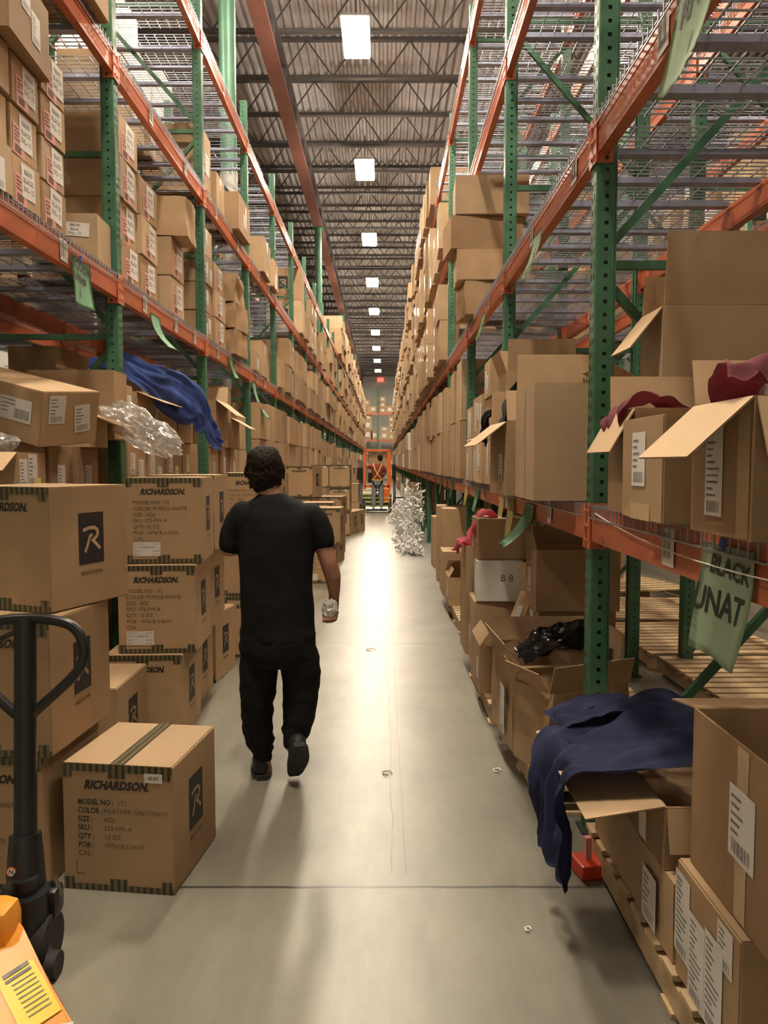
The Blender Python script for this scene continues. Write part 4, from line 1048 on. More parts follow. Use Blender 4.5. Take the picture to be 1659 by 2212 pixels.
cloth('cloth_bundle', 'grey cloth hanging out between the open cartons on the right shelf', 'clothing', [(.92, 4.42, 1.93), (.80, 4.42, 2.10), (.72, 4.43, 2.05), (.69, 4.43, 1.93), (.68, 4.43, 1.86)], [.2, .26, .24, .22, .2], 'grey_cotton', (0, 1, 0), 2, .02, 15)
cloth('cloth_bundle', 'black and white cloth hanging by the second right upright', 'clothing', [(.9, 5.3, 1.86), (.78, 5.32, 2.0), (.71, 5.34, 1.97), (.69, 5.35, 1.86), (.69, 5.36, 1.78)], [.16, .24, .26, .22, .1], 'black_cotton', (0, 1, 0), 2, .025, 17)
cloth('cloth_bundle', 'pink cloth on top of the floor stack, by the second right upright', 'clothing', [(.86, 5.72, 1.2), (.78, 5.72, 1.29), (.71, 5.72, 1.27), (.655, 5.74, 1.16), (.635, 5.74, 1.09)], [.16, .2, .18, .14, .12], 'pink_cotton', (0, 1, 0), 2, .02, 19)
cloth('cloth_bundle', 'pink cloth bulging lower at the aisle side of the floor stack', 'clothing', [(.72, 6.1, .95), (.66, 6.1, 1.04), (.6, 6.1, 1.02), (.565, 6.1, .95)], [.16, .2, .2, .14], 'pink_cotton', (0, 1, 0), 2, .03, 21)
carton('plain carton on the floor under the lower pink cloth', (.34, .4, .86), 'fl', (.64, 5.99), pz, 0, 'kraft')
cloth('plastic_bag', 'black glossy plastic bag bulging in the battered open carton', 'plastic bag', [(.76, 4.20, .58), (.86, 4.2, .66), (.98, 4.2, .70), (1.1, 4.2, .74), (1.18, 4.2, .70)], [.28, .42, .46, .44, .3], 'black_poly', (0, 1, 0), 5, .035, 23, thick=.004)
def crumple(name, label, cat, c, r, m, seed, amp=.35, sub=4, floor_z=None, group=None, rot=0):
    bm = BM(); bmesh.ops.create_icosphere(bm, subdivisions=sub, radius=1); o = Vector((seed * 3.1, seed, 0))
    for v in bm.verts:
        n1 = 1 - abs(noise.noise(v.co * 1.7 + o)) * 1.6; n2 = 1 - abs(noise.noise(v.co * 4.5 + o)) * 1.8; n3 = 1 - abs(noise.noise(v.co * 9 + o)) * 2
        k = 1 + amp * (n1 - .6) + amp * .3 * (n2 - .6) + amp * .06 * (n3 - .6)
        v.co = Vector((v.co.x * r[0], v.co.y * r[1], v.co.z * r[2])) * k
    ob = mk(name, bm, m, None, loc=c, rot=(0, rot, 0), smooth='auto'); return tag(ob, label, cat, group)
crumple('plastic_bag', 'big clear crinkled plastic bag hanging from the left cartons by the first upright', 'plastic bag', (-1.50, 4.80, 1.86), (.24, .16, .10), 'clear_film', 4, .5, 5, rot=R(32))
crumple('plastic_bag', 'small clear plastic bag in the far left open carton', 'plastic bag', (-1.93, 3.84, 1.75), (.10, .1, .05), 'clear_film', 8, .5, 4)
crumple('tape_scrap', 'loose clear tape end on the rim of the nearest right open carton', 'tape', (.865, 1.745, 1.79), (.012, .04, .035), 'clear_film', 12, .5, 3)
# tangled white film along the floor on the right
bm = BM(); rr = random.Random(4)
for k in range(2400):
    yc = 13.6 + 12 * rr.random() ** .85; env = max(.12, .5 + .9 * noise.noise(Vector((yc * 1.1, 0, 3)))) * (.3 if yc < 16.5 else 1)
    zc = abs(rr.gauss(.0, .38)) * env * 1.3 + .02; zc = min(zc, 1.15); xc = .86 - abs(rr.gauss(0, .16)) - (.18 if zc < .4 else 0) + .1 * noise.noise(Vector((yc, 1, 1)))
    p = Vector((xc, yc, zc)); d = Vector((rr.uniform(-1, 1), rr.uniform(-1, 1), rr.uniform(-1.2, .8))).normalized(); e = d.cross(Vector((rr.uniform(-1, 1), rr.uniform(-1, 1), rr.uniform(-1, 1)))).normalized()
    l = rr.uniform(.05, .13); w = rr.uniform(.012, .04); prev = None
    for i in range(5):
        c = p + d * l * (i / 2 - 1) + e.cross(d) * rr.uniform(-.03, .03)
        c.z = max(c.z, .012); vs = [bm.verts.new(c - e * w * rr.uniform(.4, 1)), bm.verts.new(c + e * w * rr.uniform(.4, 1))]
        for q in vs: q.co.z = max(q.co.z, .005)
        if prev: bm.faces.new((prev[0], prev[1], vs[1], vs[0]))
        prev = vs
o = mk('plastic_wrap', bm, 'white_film'); tag(o, 'tangled white plastic wrap spilling along the foot of the right rack', 'plastic wrap', None, 'stuff')
# small things on the floor
for k, (px, py, lab) in enumerate(((990, 1322, 'small red plastic block on the floor by the right rack, beside the open carton'), (1252, 1872, 'red plastic foot guard on the floor under the hanging navy shirt'))):
    p = atZ(px, py + 14, 0); bm = BM(); box2(bm, (-.05, -.06, 0), (.05, .06, .06), bev=.01); box2(bm, (-.012, -.012, .06), (.012, .012, .15), 1)
    o = mk('upright_guard', bm, ['red_plastic', 'pink_paper'], None, loc=p + Vector((.03, 0, .0005)), rot=(0, 0, .2)); tag(o, lab, 'plastic block')
for k, (px, py, lab, s) in enumerate(((1073, 1666, 'crumpled white paper scrap on the concrete near the right pallets', .025), (835, 1672, 'dark curl of tape on the concrete ahead of the man', .03), (800, 1405, 'thin curl of strapping on the concrete beyond the man', .05), (1140, 2010, 'tiny white scrap on the concrete at the bottom', .012))):
    p = atZ(px, py, 0); bm = BM(); rr = random.Random(k); pts = [(s * math.cos(i * .9) * (1 - i * .08), s * math.sin(i * .9), .004 + .004 * (i % 2)) for i in range(7)]
    tube(bm, pts, .004 if k % 3 == 0 else .0025, 5); o = mk('scrap', bm, 'white_plastic' if k in (0, 3) else 'dark_steel', None, loc=p); tag(o, lab, 'litter')

# ------------------------------------------------------------ pallet jack
J = empty('pallet_jack', (-1.19, 2.3, 0)); tag(J, 'orange pallet jack with a black loop handle, at the bottom left corner', 'pallet jack')
JO = Vector((-1.19, 2.3, 0))
def jp(*p): return [Vector(q) - JO for q in p]
bm = BM()
tube(bm, jp((-1.175, 2.44, .16), (-1.183, 2.46, .30), (-1.192, 2.485, .42)), [.062, .060, .05], 18)
tube(bm, jp((-1.190, 2.48, .40), (-1.225, 2.60, 1.12)), .036, 16); mk('mast', bm, 'black_paint', J, smooth='auto')
c = Vector((-1.227, 2.60, 0)); loop = [(-.02, .80), (.02, .80), (.075, .845), (.165, .93), (.195, .985), (.19, 1.045), (.15, 1.095), (.08, 1.115), (0, 1.12), (-.08, 1.115), (-.15, 1.095), (-.19, 1.045), (-.195, .985), (-.165, .93), (-.075, .845), (-.02, .80)]
pts = catmull([(c.x + u + .01, 2.60 - (1.12 - z_) * .16, z_) for u, z_ in loop], 60)
bm = BM(); tube(bm, [p - JO for p in pts], .0175, 12); mk('loop_handle', bm, 'black_paint', J, smooth='auto')
bm = BM(); tube(bm, jp((-1.225, 2.585, 1.09), (-1.33, 2.565, 1.04)), .009, 8); mk('release_lever', bm, 'black_paint', J, smooth='auto')
bm = BM(); cyl(bm, Vector((-1.17, 2.42, .16)) - JO, .075, .2, 'Z', 24); cyl(bm, Vector((-1.17, 2.42, .28)) - JO, .045, .06, 'Z', 20); box(bm, Vector((-1.12, 2.47, .2)) - JO, (.09, .08, .1), bev=.02); mk('pump', bm, 'black_paint', J, smooth='auto')
bm = BM(); tube(bm, jp((-1.10, 2.48, .27), (-1.075, 2.47, .21)), .012, 8); mk('pump_rod', bm, 'chrome', J, smooth='auto')
for s in (-.06, .06):
    bm = BM(); cyl(bm, Vector((-1.17 + s, 2.43, .088)) - JO, .087, .05, 'X', 28); mk('steer_wheel', bm, 'black_rubber', J, smooth='auto')
bm = BM(); cyl(bm, Vector((-1.062, 2.375, .042)) - JO, .041, .035, 'X', 20); mk('caster_wheel', bm, 'black_rubber', J, smooth='auto')
bm = BM(); bar(bm, Vector((-1.075, 2.385, .05)) - JO, Vector((-1.12, 2.40, .12)) - JO, .03, .02); mk('caster_bracket', bm, 'dark_steel', J)
# sloping head frame with two forks running towards the camera
def jslope(x, k): return Vector((x, 2.27 - .33 * k, .275 - .185 * k))
bm = BM(); cx_ = -1.22
out = [(-1.115, 0.0), (-1.10, .12), (-.845, .80), (-.845, 1.0), (cx_ * 2 + .845, 1.0), (cx_ * 2 + .845, .80), (cx_ * 2 + 1.10, .12), (cx_ * 2 + 1.115, 0.0)]
top = [bm.verts.new(jslope(x, k) - JO) for x, k in out]; nrm = Vector((0, -.185, -.33)).normalized() * .05; bot = [bm.verts.new(v.co + Vector((0, .02, -.07))) for v in top]
bm.faces.new(top); bm.faces.new(bot[::-1])
for i in range(len(top)): bm.faces.new((top[i], bot[i], bot[(i + 1) % len(top)], top[(i + 1) % len(top)]))
bmesh.ops.bevel(bm, geom=bm.edges[:], offset=.012, segments=3, affect='EDGES')
fr = mk('head_frame', bm, 'jack_orange', J, smooth='auto')
bm = BM(); box2(bm, Vector((cx_ - .11, 2.17, .18)) - JO, Vector((-1.105, 2.30, .335)) - JO, bev=.055); mk('pump_housing', bm, 'jack_orange', J, smooth='auto')
for s in (-1, 1):
    bm = BM(); xc = cx_ + s * .285; box2(bm, Vector((xc - .085, .8, .04)) - JO, Vector((xc + .085, 1.97, .095)) - JO, bev=.014); mk('fork', bm, 'jack_orange', J, smooth='auto')
def onslope(pts, off): return [jslope(x, k) - JO + Vector((0, -.0012 - off, .0025 + off * 1.8)) for x, k in pts]
def slab(name, pts, off, m, parent=J):
    b_ = BM(); b_.faces.new([b_.verts.new(p) for p in onslope(pts, off)]); return mk(name, b_, m, parent, smooth='keep')
ed = lambda k: -1.10 + (k - .12) / .68 * .255                # right edge of the frame at k
q = slab('warning_label', [(ed(.36) - .012, .36), (ed(.72) - .014, .72), (ed(.72) - .095, .72 + .17), (ed(.36) - .09, .36 + .17)], .001, 'sticker_yellow'); q['label'] = 'yellow warning label with black heading'
b_ = BM()
for (k0, k1, m0) in ((.375, .40, 0), (.415, .432, 0)):
    b_.faces.new([b_.verts.new(p) for p in onslope([(ed(k0) - .03, k0), (ed(k1) - .03, k1), (ed(k1) - .085, k1 + .12), (ed(k0) - .085, k0 + .12)], .002)])
for i in range(8):
    k0 = .46 + i * .03; b_.faces.new([b_.verts.new(p) for p in onslope([(ed(k0) - .03, k0), (ed(k0 + .006) - .03, k0 + .006), (ed(k0 + .006) - .08, k0 + .106), (ed(k0) - .08, k0 + .10)], .002)])
mk('printed_lettering', b_, 'grey_ink', q, smooth='keep')
slab('small_sticker', [(ed(.80) - .0, .80), (ed(.80) - .0, .90), (ed(.80) - .055, .93), (ed(.80) - .06, .83)], .001, 'label_paper')
b_ = BM(); cir = lambda r: [(r * math.cos(i * .2618), r * math.sin(i * .2618)) for i in range(24)]
ngon2(b_, cir(.017), .001, 0); ngon2(b_, cir(.013), .0018, 1); add_text(b_, 'N', 0, 0, .02, .0026, 2, 0, 'CENTER')
q = mk('round_sticker', b_, ['red_plastic', 'label_paper', 'ink'], J, smooth='keep'); q.matrix_local = Matrix.Translation(Vector((-1.205, 2.425, .33)) - JO + Vector((.0, -.016, 0))) @ Matrix.Rotation(R(84), 4, 'X'); q['label'] = 'round white sticker with a red rim'

# ------------------------------------------------------------ far end of the aisle
E0 = empty('pallet_rack', (-.4, 75.5, 0)); tag(E0, 'orange beamed rack standing across the far end of the aisle', 'rack')
for xx in (-4.2, -.6, 3.0):
    bm = BM(); box2(bm, (xx + .4 - .06, 0, 0), (xx + .4 + .06, .12, 9.0)); mk('post', bm, 'green_paint', E0)
for zz in (3.9, 6.5):
    for x0_ in (-4.14, -.54):
        bm = BM(); box2(bm, (x0_ + .4, -.02, zz - .18), (x0_ + .4 + 3.48, .06, zz)); mk('shelf_beam', bm, 'orange_paint', E0)
    bm = BM(); box2(bm, (-3.8, .06, zz - .06), (3.4, 1.1, zz - .02)); mk('shelf_board', bm, 'dark_steel', E0)
def endbox():
    b_ = BM(); box2(b_, (-.5, -.5, 0), (.5, .5, 1)); box2(b_, (-.25, -.505, .3), (.25, -.501, .75), 1); return b_
em = shared(('endbox',), endbox, ['kraft', 'label_paper'])
spots = [(-1.85, 6.5, .8, .7), (-1.75, 7.2, .8, .6), (-1.05, 6.5, .8, .75), (-.15, 6.5, .7, .55), (-.15, 7.05, .6, .5), (-.15, 7.55, .7, .6), (.55, 6.5, .7, .7), (1.25, 6.5, .8, .7), (1.3, 7.2, .75, .6), (1.3, 7.8, .8, .65),
         (-1.6, 3.9, .9, 1.0), (-1.6, 4.9, .9, .9), (-1.6, 5.8, .9, .6), (-.9, 3.9, .7, .9), (.05, 3.9, .8, .8), (.05, 4.7, .7, .5), (.8, 3.9, .7, .6), (.8, 4.5, .65, .55), (.8, 5.05, .65, .55), (.8, 5.6, .65, .55), (1.45, 3.9, .7, .65), (1.45, 4.55, .7, .55), (1.5, 5.1, .7, .55), (1.55, 5.65, .75, .55),
         (-1.1, 0, .8, 1.3), (-1.1, 1.3, .8, .7), (.9, 0, .8, 1.4), (.9, 1.4, .8, .6)]
for k, (xx, zz, w, h) in enumerate(spots):
    o = mk('carton', em, None, None, loc=(xx, 76.05, zz + .002)); o.scale = (w, .9, h - .006)
    lv = 'upper beam' if zz >= 6.5 else 'lower beam' if zz >= 3.9 else 'floor'
    n = sum(1 for s in spots[:k] if abs(s[0] - xx) < .3 and (s[1] >= 6.5) == (zz >= 6.5) and (s[1] >= 3.9) == (zz >= 3.9))
    cols = sorted({round(s[0] / .35) for s in spots if (s[1] >= 6.5) == (zz >= 6.5) and (s[1] >= 3.9) == (zz >= 3.9)})
    tag(o, 'small far carton, %s tier, %s column from left, far end rack %s' % (('bottom', 'second', 'third', 'fourth')[n], ords[cols.index(round(xx / .35))] if cols.index(round(xx / .35)) else 'first', lv), 'cardboard box', 'cartons on the far end rack')
# ------------------------------------------------------------ people
def limb(bm, pts, seg=14):
    """closed tapering tube through (x, y, z, radius) points with rounded ends"""
    P = [Vector(p[:3]) for p in pts]; rd = [p[3] for p in pts]
    d0 = (P[0] - P[1]).normalized(); d1 = (P[-1] - P[-2]).normalized()
    A = [P[0] + d0 * rd[0] * .8, P[0] + d0 * rd[0] * .5]; B = [P[-1] + d1 * rd[-1] * .5, P[-1] + d1 * rd[-1] * .8]
    tube(bm, A + P + B, [rd[0] * .35, rd[0] * .8] + rd + [rd[-1] * .8, rd[-1] * .35], seg)
def trunk(bm, rings, seg=24):
    """stack of horizontal ellipses (x, y, z, rx, ry)"""
    R_ = []
    for (x, y, z, rx, ry) in rings: R_.append([bm.verts.new((x + math.cos(t) * rx, y + math.sin(t) * ry, z)) for t in [2 * math.pi * k / seg for k in range(seg)]])
    for a_, b_ in zip(R_, R_[1:]):
        for k in range(seg): bm.faces.new((a_[k], a_[(k + 1) % seg], b_[(k + 1) % seg], b_[k]))
    bm.faces.new(R_[0][::-1]); bm.faces.new(R_[-1])
def ball(bm, c, r, rot=None):
    v = bmesh.ops.create_icosphere(bm, subdivisions=3, radius=1)['verts']
    M = Matrix.Translation(c) @ (Euler(rot).to_matrix().to_4x4() if rot else Matrix()) @ Matrix.Diagonal((*r, 1)); bmesh.ops.transform(bm, matrix=M, verts=v)
FUSE = bpy.data.scenes.new('workbench')
def fuse(name, bm, m, parent, voxel=.01, smooth=4, wrinkle=0, seed=0, freq=9, stretch=(1, 1, 1)):
    """melt overlapping solids into one continuous skin"""
    me = bpy.data.meshes.new(name); bmesh.ops.recalc_face_normals(bm, faces=bm.faces[:]); bm.to_mesh(me); bm.free()
    o = bpy.data.objects.new(name, me); FUSE.collection.objects.link(o)
    md = o.modifiers.new('r', 'REMESH'); md.mode = 'VOXEL'; md.voxel_size = voxel
    s = o.modifiers.new('s', 'SMOOTH'); s.iterations = smooth; s.factor = .5
    FUSE.view_layers[0].update(); dg = FUSE.view_layers[0].depsgraph
    m2 = bpy.data.meshes.new_from_object(o.evaluated_get(dg)); bpy.data.objects.remove(o); bpy.data.meshes.remove(me)
    m2.materials.clear(); m2.materials.append(MATS[m])
    if wrinkle:
        off = Vector((seed, seed * 2, 0)); st = Vector(stretch)
        for v in m2.vertices:
            q = v.co * st * freq + off
            k = (1 - abs(noise.noise(q)) * 2) * wrinkle + noise.noise(q * 2.3) * wrinkle * .5
            v.co += v.normal * k
    m2.polygons.foreach_set('use_smooth', [True] * len(m2.polygons))
    r = bpy.data.objects.new(name, m2); COL.objects.link(r); r.parent = parent; return r

MY = 3.93
def w(px, py, Y=MY): return atY(px, py, Y)
P0 = Vector((-.58, MY, 0))
man = empty('person', P0); tag(man, 'person walking away in black t-shirt, black joggers and black shoes, white paper in right hand', 'person')
def L_(px, py, r, Y=MY): q = w(px, py, Y) - P0; return (q.x, q.y, q.z, r)
def T_(px, py, rx, ry, Y=MY): q = w(px, py, Y) - P0; return (q.x, q.y, q.z, rx, ry)
# hand: palm, four fingers of different lengths and a thumb closing on the paper
HW = w(722, 1288, 3.96) - P0
def hand(bm, wrist, s=1, mir=1):
    x, y, z = wrist
    limb(bm, [(x, y, z, .027), (x - .004 * mir, y + .004, z - .03, .030), (x - .01 * mir, y + .006, z - .065, .033), (x - .012 * mir, y + .006, z - .088, .028)])
    fx = [-.036, -.014, .009, .029]; ln = [.030, .037, .034, .026]
    for i in range(4):
        bx = x - .012 * mir + fx[i] * mir * .95; bz = z - .095; l = ln[i]
        limb(bm, [(bx, y + .004, bz + .012, .0098), (bx - .003 * mir, y - .006, bz - l * .6, .0093), (bx - .008 * mir, y - .024, bz - l * 1.05, .0085), (bx - .012 * mir, y - .042, bz - l * .8, .0078)], 8)
    limb(bm, [(x - .026 * mir, y + .004, z - .045, .0125), (x - .052 * mir, y - .006, z - .075, .0105), (x - .056 * mir, y - .014, z - .105, .0095), (x - .048 * mir, y - .022, z - .128, .0085)], 8)
bm = BM()
hc = w(573, 1016, MY + .02) - P0
ball(bm, hc + Vector((0, 0, .012)), (.076, .094, .098)); ball(bm, hc + Vector((0, .03, -.05)), (.058, .062, .058))
ball(bm, hc + Vector((-.012, .098, -.012)), (.012, .016, .018)); ball(bm, hc + Vector((-.008, .086, .018)), (.045, .012, .01)); ball(bm, hc + Vector((-.01, .088, -.052)), (.022, .01, .007))
for s in (-1, 1): ball(bm, hc + Vector((s * .079, 0, -.012)), (.010, .020, .031), (R(-12), 0, R(s * 18)))
limb(bm, [L_(585, 1086, .066), L_(583, 1062, .060), L_(578, 1040, .058, MY + .01)])
trunk(bm, [T_(600, 1400, .17, .12), T_(598, 1340, .165, .12), T_(596, 1260, .165, .115), T_(597, 1180, .175, .12), T_(598, 1120, .175, .10), T_(594, 1092, .12, .08)])
limb(bm, [L_(530, 1112, .05), L_(505, 1145, .046), L_(492, 1188, .042, MY - .01), L_(505, 1186, .040, MY + .12), L_(520, 1172, .030, MY + .24)])
limb(bm, [L_(666, 1114, .05), L_(692, 1160, .048), L_(710, 1215, .045, MY - .01), L_(719, 1245, .043, MY), L_(722, 1275, .032, MY + .02), L_(722, 1290, .027, MY + .03)])
hand(bm, HW, 1, 1); hl = w(520, 1170, MY + .27) - P0; 
limb(bm, [(hl.x, hl.y - .02, hl.z, .028), (hl.x + .01, hl.y + .05, hl.z + .005, .034), (hl.x + .012, hl.y + .08, hl.z + .004, .026)])
for i in range(4): limb(bm, [(hl.x + .012, hl.y + .075, hl.z + .03 - i * .019, .0092), (hl.x + .016, hl.y + .105 + (.006, .012, .008, 0)[i], hl.z + .03 - i * .019, .009), (hl.x + .034, hl.y + .122 + (.006, .012, .008, 0)[i], hl.z + .03 - i * .019, .008)], 8)
limb(bm, [(hl.x + .02, hl.y + .015, hl.z + .03, .012), (hl.x + .04, hl.y + .05, hl.z + .045, .0105), (hl.x + .048, hl.y + .082, hl.z + .04, .009)], 8)
for leg in ((L_(560, 1405, .09), L_(556, 1510, .058), L_(560, 1580, .052, MY + .02), L_(570, 1640, .037, MY + .03), L_(572, 1664, .036, MY + .03)),
            (L_(645, 1405, .09), L_(650, 1500, .058, MY + .02), L_(640, 1570, .05, MY - .02), L_(630, 1612, .037, MY - .05))): limb(bm, list(leg))
fuse('body', bm, 'skin', man, .0075, 3)
# hair
bm = BM()
ball(bm, hc + Vector((.0, -.012, .035)), (.087, .098, .088)); ball(bm, hc + Vector((.0, -.035, -.02)), (.081, .068, .078)); ball(bm, hc + Vector((.0, -.0, .08)), (.072, .085, .05)); ball(bm, hc + Vector((-.03, -.02, .07)), (.056, .07, .045))
ball(bm, hc + Vector((0, -.052, -.075)), (.058, .032, .035)); ball(bm, hc + Vector((-.06, .0, .03)), (.035, .06, .06))
rr = random.Random(2)
for k in range(260):
    th = rr.uniform(-.15, math.pi + .15); ph = rr.uniform(-1.1, 1.2)
    d = Vector((math.cos(th) * math.cos(ph), -math.sin(th) * math.cos(ph) * .9, math.sin(ph)))
    b0 = hc + Vector((0, -.012, .015)) + Vector((d.x * .084, d.y * .088, d.z * .096)); t = Vector((rr.uniform(-.4, .4), rr.uniform(-.2, .2), -1)) * rr.uniform(.015, .045)
    limb(bm, [(*b0, .009), (*(b0 + t * .6 + d * .005), .007), (*(b0 + t * 1.3 + d * .003), .003)], 6)
fuse('hair', bm, 'hair', man, .005, 1, .003, 3, 40)
# t-shirt with short sleeves
bm = BM()
trunk(bm, [T_(601, 1382, .192, .142), T_(600, 1340, .188, .138), T_(597, 1260, .184, .134), T_(597, 1190, .19, .138), T_(598, 1140, .20, .132), T_(598, 1112, .196, .115), T_(596, 1090, .155, .092), T_(590, 1072, .078, .078), T_(588, 1066, .07, .072)])
limb(bm, [L_(530, 1110, .072), L_(512, 1130, .066), L_(500, 1155, .058), L_(496, 1180, .052)])
limb(bm, [L_(666, 1112, .072), L_(682, 1130, .067), L_(693, 1152, .061), L_(698, 1172, .057)])
t_ = fuse('t_shirt', bm, 'black_cotton', man, .012, 4, .0055, 5, 6, (1.2, 1.2, .7))
# joggers: seat, two tapering legs gathered at the ankle, pocket on the right thigh
bm = BM()
trunk(bm, [T_(600, 1432, .17, .125), T_(600, 1405, .196, .14), T_(600, 1370, .194, .138), T_(600, 1340, .18, .13)])
limb(bm, [L_(560, 1410, .098), L_(558, 1460, .095), L_(556, 1520, .084), L_(556, 1570, .076, MY + .01), L_(560, 1600, .066, MY + .02), L_(566, 1622, .049, MY + .03), L_(569, 1634, .046, MY + .03)])
limb(bm, [L_(645, 1410, .098), L_(651, 1458, .096, MY + .01), L_(650, 1510, .091, MY + .02), L_(644, 1556, .08, MY), L_(637, 1586, .064, MY - .02), L_(631, 1605, .048, MY - .04)])
limb(bm, [L_(668, 1418, .05), L_(671, 1450, .05), L_(669, 1475, .04)])
for (px, py, r_, yy) in ((560, 1592, .068, .02), (564, 1612, .058, .025), (638, 1578, .064, -.01)):
    q = w(px, py, MY + yy) - P0; ball(bm, q, (r_ + .012, r_ + .01, .02), (.2, .2, 0))
fuse('joggers', bm, 'black_fleece', man, .012, 3, .007, 9, 7, (1, 1, 1.6))
# shoes: left planted, right pushing off from its toe
def shoe(name, loc, rot):
    e = empty(name, loc, rot, man)
    b_ = BM(); out = []
    for k in range(20):
        t = k / 19; y = -.135 + .275 * t; wd = (.034 + .018 * math.sin(min(1, t * 1.25) * math.pi * .9)) * (1 if t < .85 else max(.5, 1 - (t - .85) * 2.6)) * (1 if t > .06 else .78); out.append((wd, y, .006 * math.sin(t * 5)))
    pl = [(cx__ + wd, y) for wd, y, cx__ in out] + [(cx__ - wd, y) for wd, y, cx__ in out[::-1]]
    lo = [b_.verts.new((x, y, 0 if y < .08 else (y - .08) * .25)) for x, y in pl]; hi = [b_.verts.new((x * 1.03, y * 1.01, .026 + (0 if y < .08 else (y - .08) * .2))) for x, y in pl]
    b_.faces.new(lo[::-1]); b_.faces.new(hi)
    for i in range(len(pl)): b_.faces.new((lo[i], lo[(i + 1) % len(pl)], hi[(i + 1) % len(pl)], hi[i]))
    bmesh.ops.bevel(b_, geom=[e_ for e_ in b_.edges if abs(e_.verts[0].co.z - e_.verts[1].co.z) < .01 and len(e_.link_faces) == 2 and e_.calc_face_angle(0) > 1], offset=.004, segments=2, affect='EDGES')
    mk('sole', b_, 'shoe_sole', e, smooth='auto')
    b_ = BM()
    limb(b_, [(0, -.09, .055, .044), (0, -.03, .055, .045), (.003, .04, .042, .044), (.004, .09, .035, .036), (.003, .115, .032, .026)]); ball(b_, (0, -.075, .06), (.045, .055, .055)); limb(b_, [(0, -.07, .06, .046), (0, -.068, .10, .046)])
    for v in b_.verts: v.co.z = max(v.co.z, .012)
    fuse('upper', b_, 'shoe_black', e, .006, 3, .001, 1, 30)
    b_ = BM()
    for i in range(4): limb(b_, [(-.022, .0 + i * .02, .088 - i * .011, .004), (.026, .0 + i * .02, .088 - i * .011, .004)], 6)
    mk('laces', b_, 'shoe_sole', e)
    return e
lh = w(566, 1668, MY + .03) - P0
shoe('shoe', (lh.x - .018, .105, .0005), (0, 0, R(12)))
# the right shoe stands on its toe: 58 degrees of heel lift
q = w(655, 1694, MY - .12) - P0; ang = R(-56)
sh = shoe('shoe', (0, 0, 0), (ang, R(0), R(14)))
toe = Euler((ang, 0, R(14))).to_matrix() @ Vector((0, .125, .0)); ank = w(631, 1612, MY - .05) - P0
sh.location = Vector((q.x + .0, -.02, .018)) - toe
sh.location.x = ank.x + .022 - (Euler((ang, 0, R(14))).to_matrix() @ Vector((0, -.07, .1))).x
crumple('crumpled_paper', 'crumpled white paper held in the walking man\'s right hand', 'paper', w(712, 1313, 3.895), (.034, .016, .040), 'white_plastic', 6, .75, 5)

# ------------------------------------------------------------ stock picker with its operator, far down the aisle
FY = 25.9
V = empty('order_picker', (-.24, FY, 0)); tag(V, 'orange upright order picker truck far down the aisle, carrying a carton', 'lift truck')
def vb(name, parts, m, par=V, bev=.008):
    b_ = BM()
    for c_, s_ in parts: box(b_, c_, s_, bev=bev)
    return mk(name, b_, m, par)
for s in (-1, 1):
    vb('guard_upright', [((s * .395 + (.02 if s > 0 else -.02), .25, 1.42), (.085 if s < 0 else .12, .09, 1.34))], 'truck_orange')
vb('guard_crossbar', [((0, .25, 2.07), (.86, .09, .075))], 'truck_orange')
vb('guard_crossbar', [((0, .25, .86), (.86, .09, .09))], 'truck_orange')
vb('mast_rail', [((-.56, .75, 1.0), (.13, .2, 1.5))], 'truck_grey'); vb('mast_rail', [((.60, .75, 1.15), (.10, .2, 1.6))], 'truck_grey')
vb('mast_panel', [((-.58, .55, 1.28), (.2, .1, .42))], 'black_paint'); vb('mast_panel', [((.58, .55, 1.35), (.14, .1, .5))], 'black_paint')
vb('chassis', [((0, .55, .42), (1.0, .8, .42))], 'truck_grey', bev=.03)
vb('power_unit', [((.33, .1, .55), (.22, .25, .5))], 'truck_orange', bev=.03)
for z in (.72, .60, .48, .34, .2): vb('hazard_bar', [((-.0, .02 - (.72 - z) * .1, z), (.98 if z > .4 else .8, .05, .05))], 'hazard_yellow')
vb('step_platform', [((0, -.12, .075), (.72, .42, .05))], 'black_paint')
for s in (-1, 1):
    b_ = BM(); cyl(b_, (s * .44, -.06, .16), .158, .12, 'X', 24); mk('wheel', b_, 'black_rubber', V, smooth='auto')
    b_ = BM(); cyl(b_, (s * .59, .9, .2), .2, .1, 'X', 24); mk('wheel', b_, 'black_rubber', V, smooth='auto')
vb('side_fork', [((.95, .3, .47), (.75, .1, .05))], 'black_paint')
b_ = BM(); box(b_, (0, 0, 0), (.5, .02, .7)); 
vb('control_panel', [((-.05, .30, 1.15), (.5, .1, .35))], 'black_paint', bev=.02)
carton('carton carried between the uprights of the order picker', (.62, .5, .62), 'fl', (-.50, FY + .34), 1.36, 0, 'kraft')
bm = BM(); box2(bm, (-.85, FY + .32, .5), (.2, FY + .33, .51)); bm.free()
op = empty('person', (-.22, FY - .14, .1)); tag(op, 'person in red shirt, grey jeans and yellow safety harness riding the order picker', 'person')
bm = BM()
ball(bm, (.09, .06, 1.70), (.077, .094, .11)); ball(bm, (.09, .155, 1.69), (.012, .016, .018)); ball(bm, (.09, .14, 1.65), (.022, .012, .008))
for s in (-1, 1): ball(bm, (.09 + s * .08, .06, 1.69), (.01, .02, .03))
limb(bm, [(.03, .0, 1.48, .06), (.06, .03, 1.58, .055)])
trunk(bm, [(0, 0, .92, .165, .11), (0, 0, 1.1, .15, .1), (0, 0, 1.3, .185, .115), (0, 0, 1.42, .19, .1), (.01, 0, 1.48, .11, .07)])
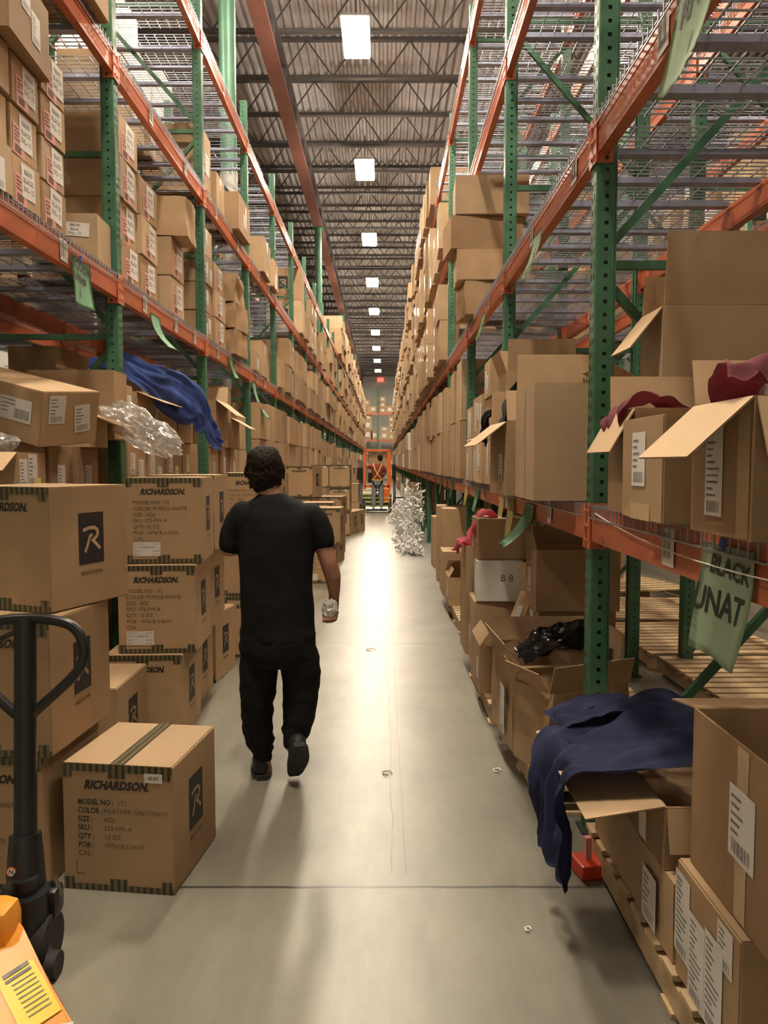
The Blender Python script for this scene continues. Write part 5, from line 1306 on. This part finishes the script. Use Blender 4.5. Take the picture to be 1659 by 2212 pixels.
limb(bm, [(-.19, 0, 1.42, .055), (-.31, .12, 1.42, .045), (-.36, .2, 1.55, .04), (-.345, .26, 1.78, .028)]); limb(bm, [(.2, 0, 1.42, .055), (.27, .08, 1.2, .045), (.2, .25, 1.1, .03)])
for (hx, hy, hz, dz) in ((-.343, .27, 1.80, 1), (.185, .28, 1.09, -.2)):
    limb(bm, [(hx, hy - .01, hz, .028), (hx, hy + .01, hz + .06 * dz, .034)])
    for i in range(4): limb(bm, [(hx - .027 + i * .018, hy + .02, hz + .07 * dz, .0095), (hx - .027 + i * .018, hy + .05, hz + (.10 + .008 * (i % 3)) * dz, .009), (hx - .027 + i * .018, hy + .065, hz + .075 * dz, .008)], 8)
    limb(bm, [(hx + .03, hy, hz + .02 * dz, .012), (hx + .055, hy + .03, hz + .05 * dz, .01), (hx + .05, hy + .05, hz + .07 * dz, .009)], 8)
for s in (-1, 1): limb(bm, [(s * .095, 0, .9, .09), (s * .125, .01, .5, .06), (s * .13, 0, .08, .04)])
fuse('body', bm, 'skin', op, .0085, 2)
bm = BM(); ball(bm, (.09, .045, 1.745), (.088, .1, .09)); ball(bm, (.09, .02, 1.68), (.08, .06, .07)); fuse('hair', bm, 'hair', op, .01, 2, .004, 2, 30)
bm = BM(); trunk(bm, [(0, 0, .96, .19, .135), (0, 0, 1.1, .178, .13), (0, 0, 1.3, .205, .14), (0, 0, 1.42, .205, .12), (.01, 0, 1.49, .12, .085), (.02, .0, 1.52, .07, .07)])
limb(bm, [(-.17, 0, 1.42, .075), (-.28, .09, 1.42, .066)]); limb(bm, [(.18, 0, 1.42, .075), (.25, .05, 1.28, .066)]); fuse('shirt', bm, 'red_cotton', op, .012, 3, .006, 2, 9)
bm = BM(); trunk(bm, [(0, 0, .80, .17, .12), (0, 0, .92, .188, .135), (0, 0, 1.0, .18, .13)])
for s in (-1, 1): limb(bm, [(s * .095, 0, .86, .1), (s * .12, .01, .5, .08), (s * .13, 0, .12, .068)])
fuse('jeans', bm, 'grey_denim', op, .012, 3, .006, 4, 9)
bm = BM()
for s in (-1, 1):
    tube(bm, [(s * .13, .0, 1.525), (s * .125, -.10, 1.46), (s * .07, -.155, 1.32), (0, -.158, 1.18), (-s * .09, -.15, 1.06), (-s * .16, -.12, .98)], .018, 6, 0, True, .5)
    tube(bm, [(s * .17, -.1, .96), (s * .12, -.14, .86), (s * .06, -.12, .74), (s * .02, -.06, .70)], .017, 6, 1)
trunk(bm, [(0, 0, .965, .2, .148), (0, 0, 1.0, .198, .146)])
h = mk('safety_harness', bm, ['harness_yellow', 'black_fleece'], op, smooth='auto'); h['label'] = 'yellow crossed harness straps'
for s in (-1, 1):
    bm = BM(); limb(bm, [(s * .13, -.06, .045, .045), (s * .135, .08, .04, .042), (s * .137, .14, .034, .034)])
    for v in bm.verts: v.co.z = max(v.co.z, .002)
    fuse('shoe', bm, 'white_board', op, .01, 2)

bpy.data.scenes.remove(FUSE)
# ------------------------------------------------------------ light and view
wd = bpy.data.worlds.new('world'); scene.world = wd; wd.use_nodes = True
wd.node_tree.nodes['Background'].inputs[0].default_value = (.5, .55, .62, 1); wd.node_tree.nodes['Background'].inputs[1].default_value = .05
vs = scene.view_settings; vs.view_transform = 'Standard'; vs.look = 'None'; vs.gamma = 1; vs.use_curve_mapping = False; vs.exposure = 0.0
cy = scene.cycles; cy.use_denoising = True; cy.max_bounces = 6; cy.diffuse_bounces = 3; cy.glossy_bounces = 3; cy.transparent_max_bounces = 8; cy.use_adaptive_sampling = True; cy.adaptive_threshold = .1; cy.adaptive_min_samples = 16; cy.sample_clamp_indirect = 8
cy.use_light_tree = True; cy.caustics_reflective = False; cy.caustics_refractive = False
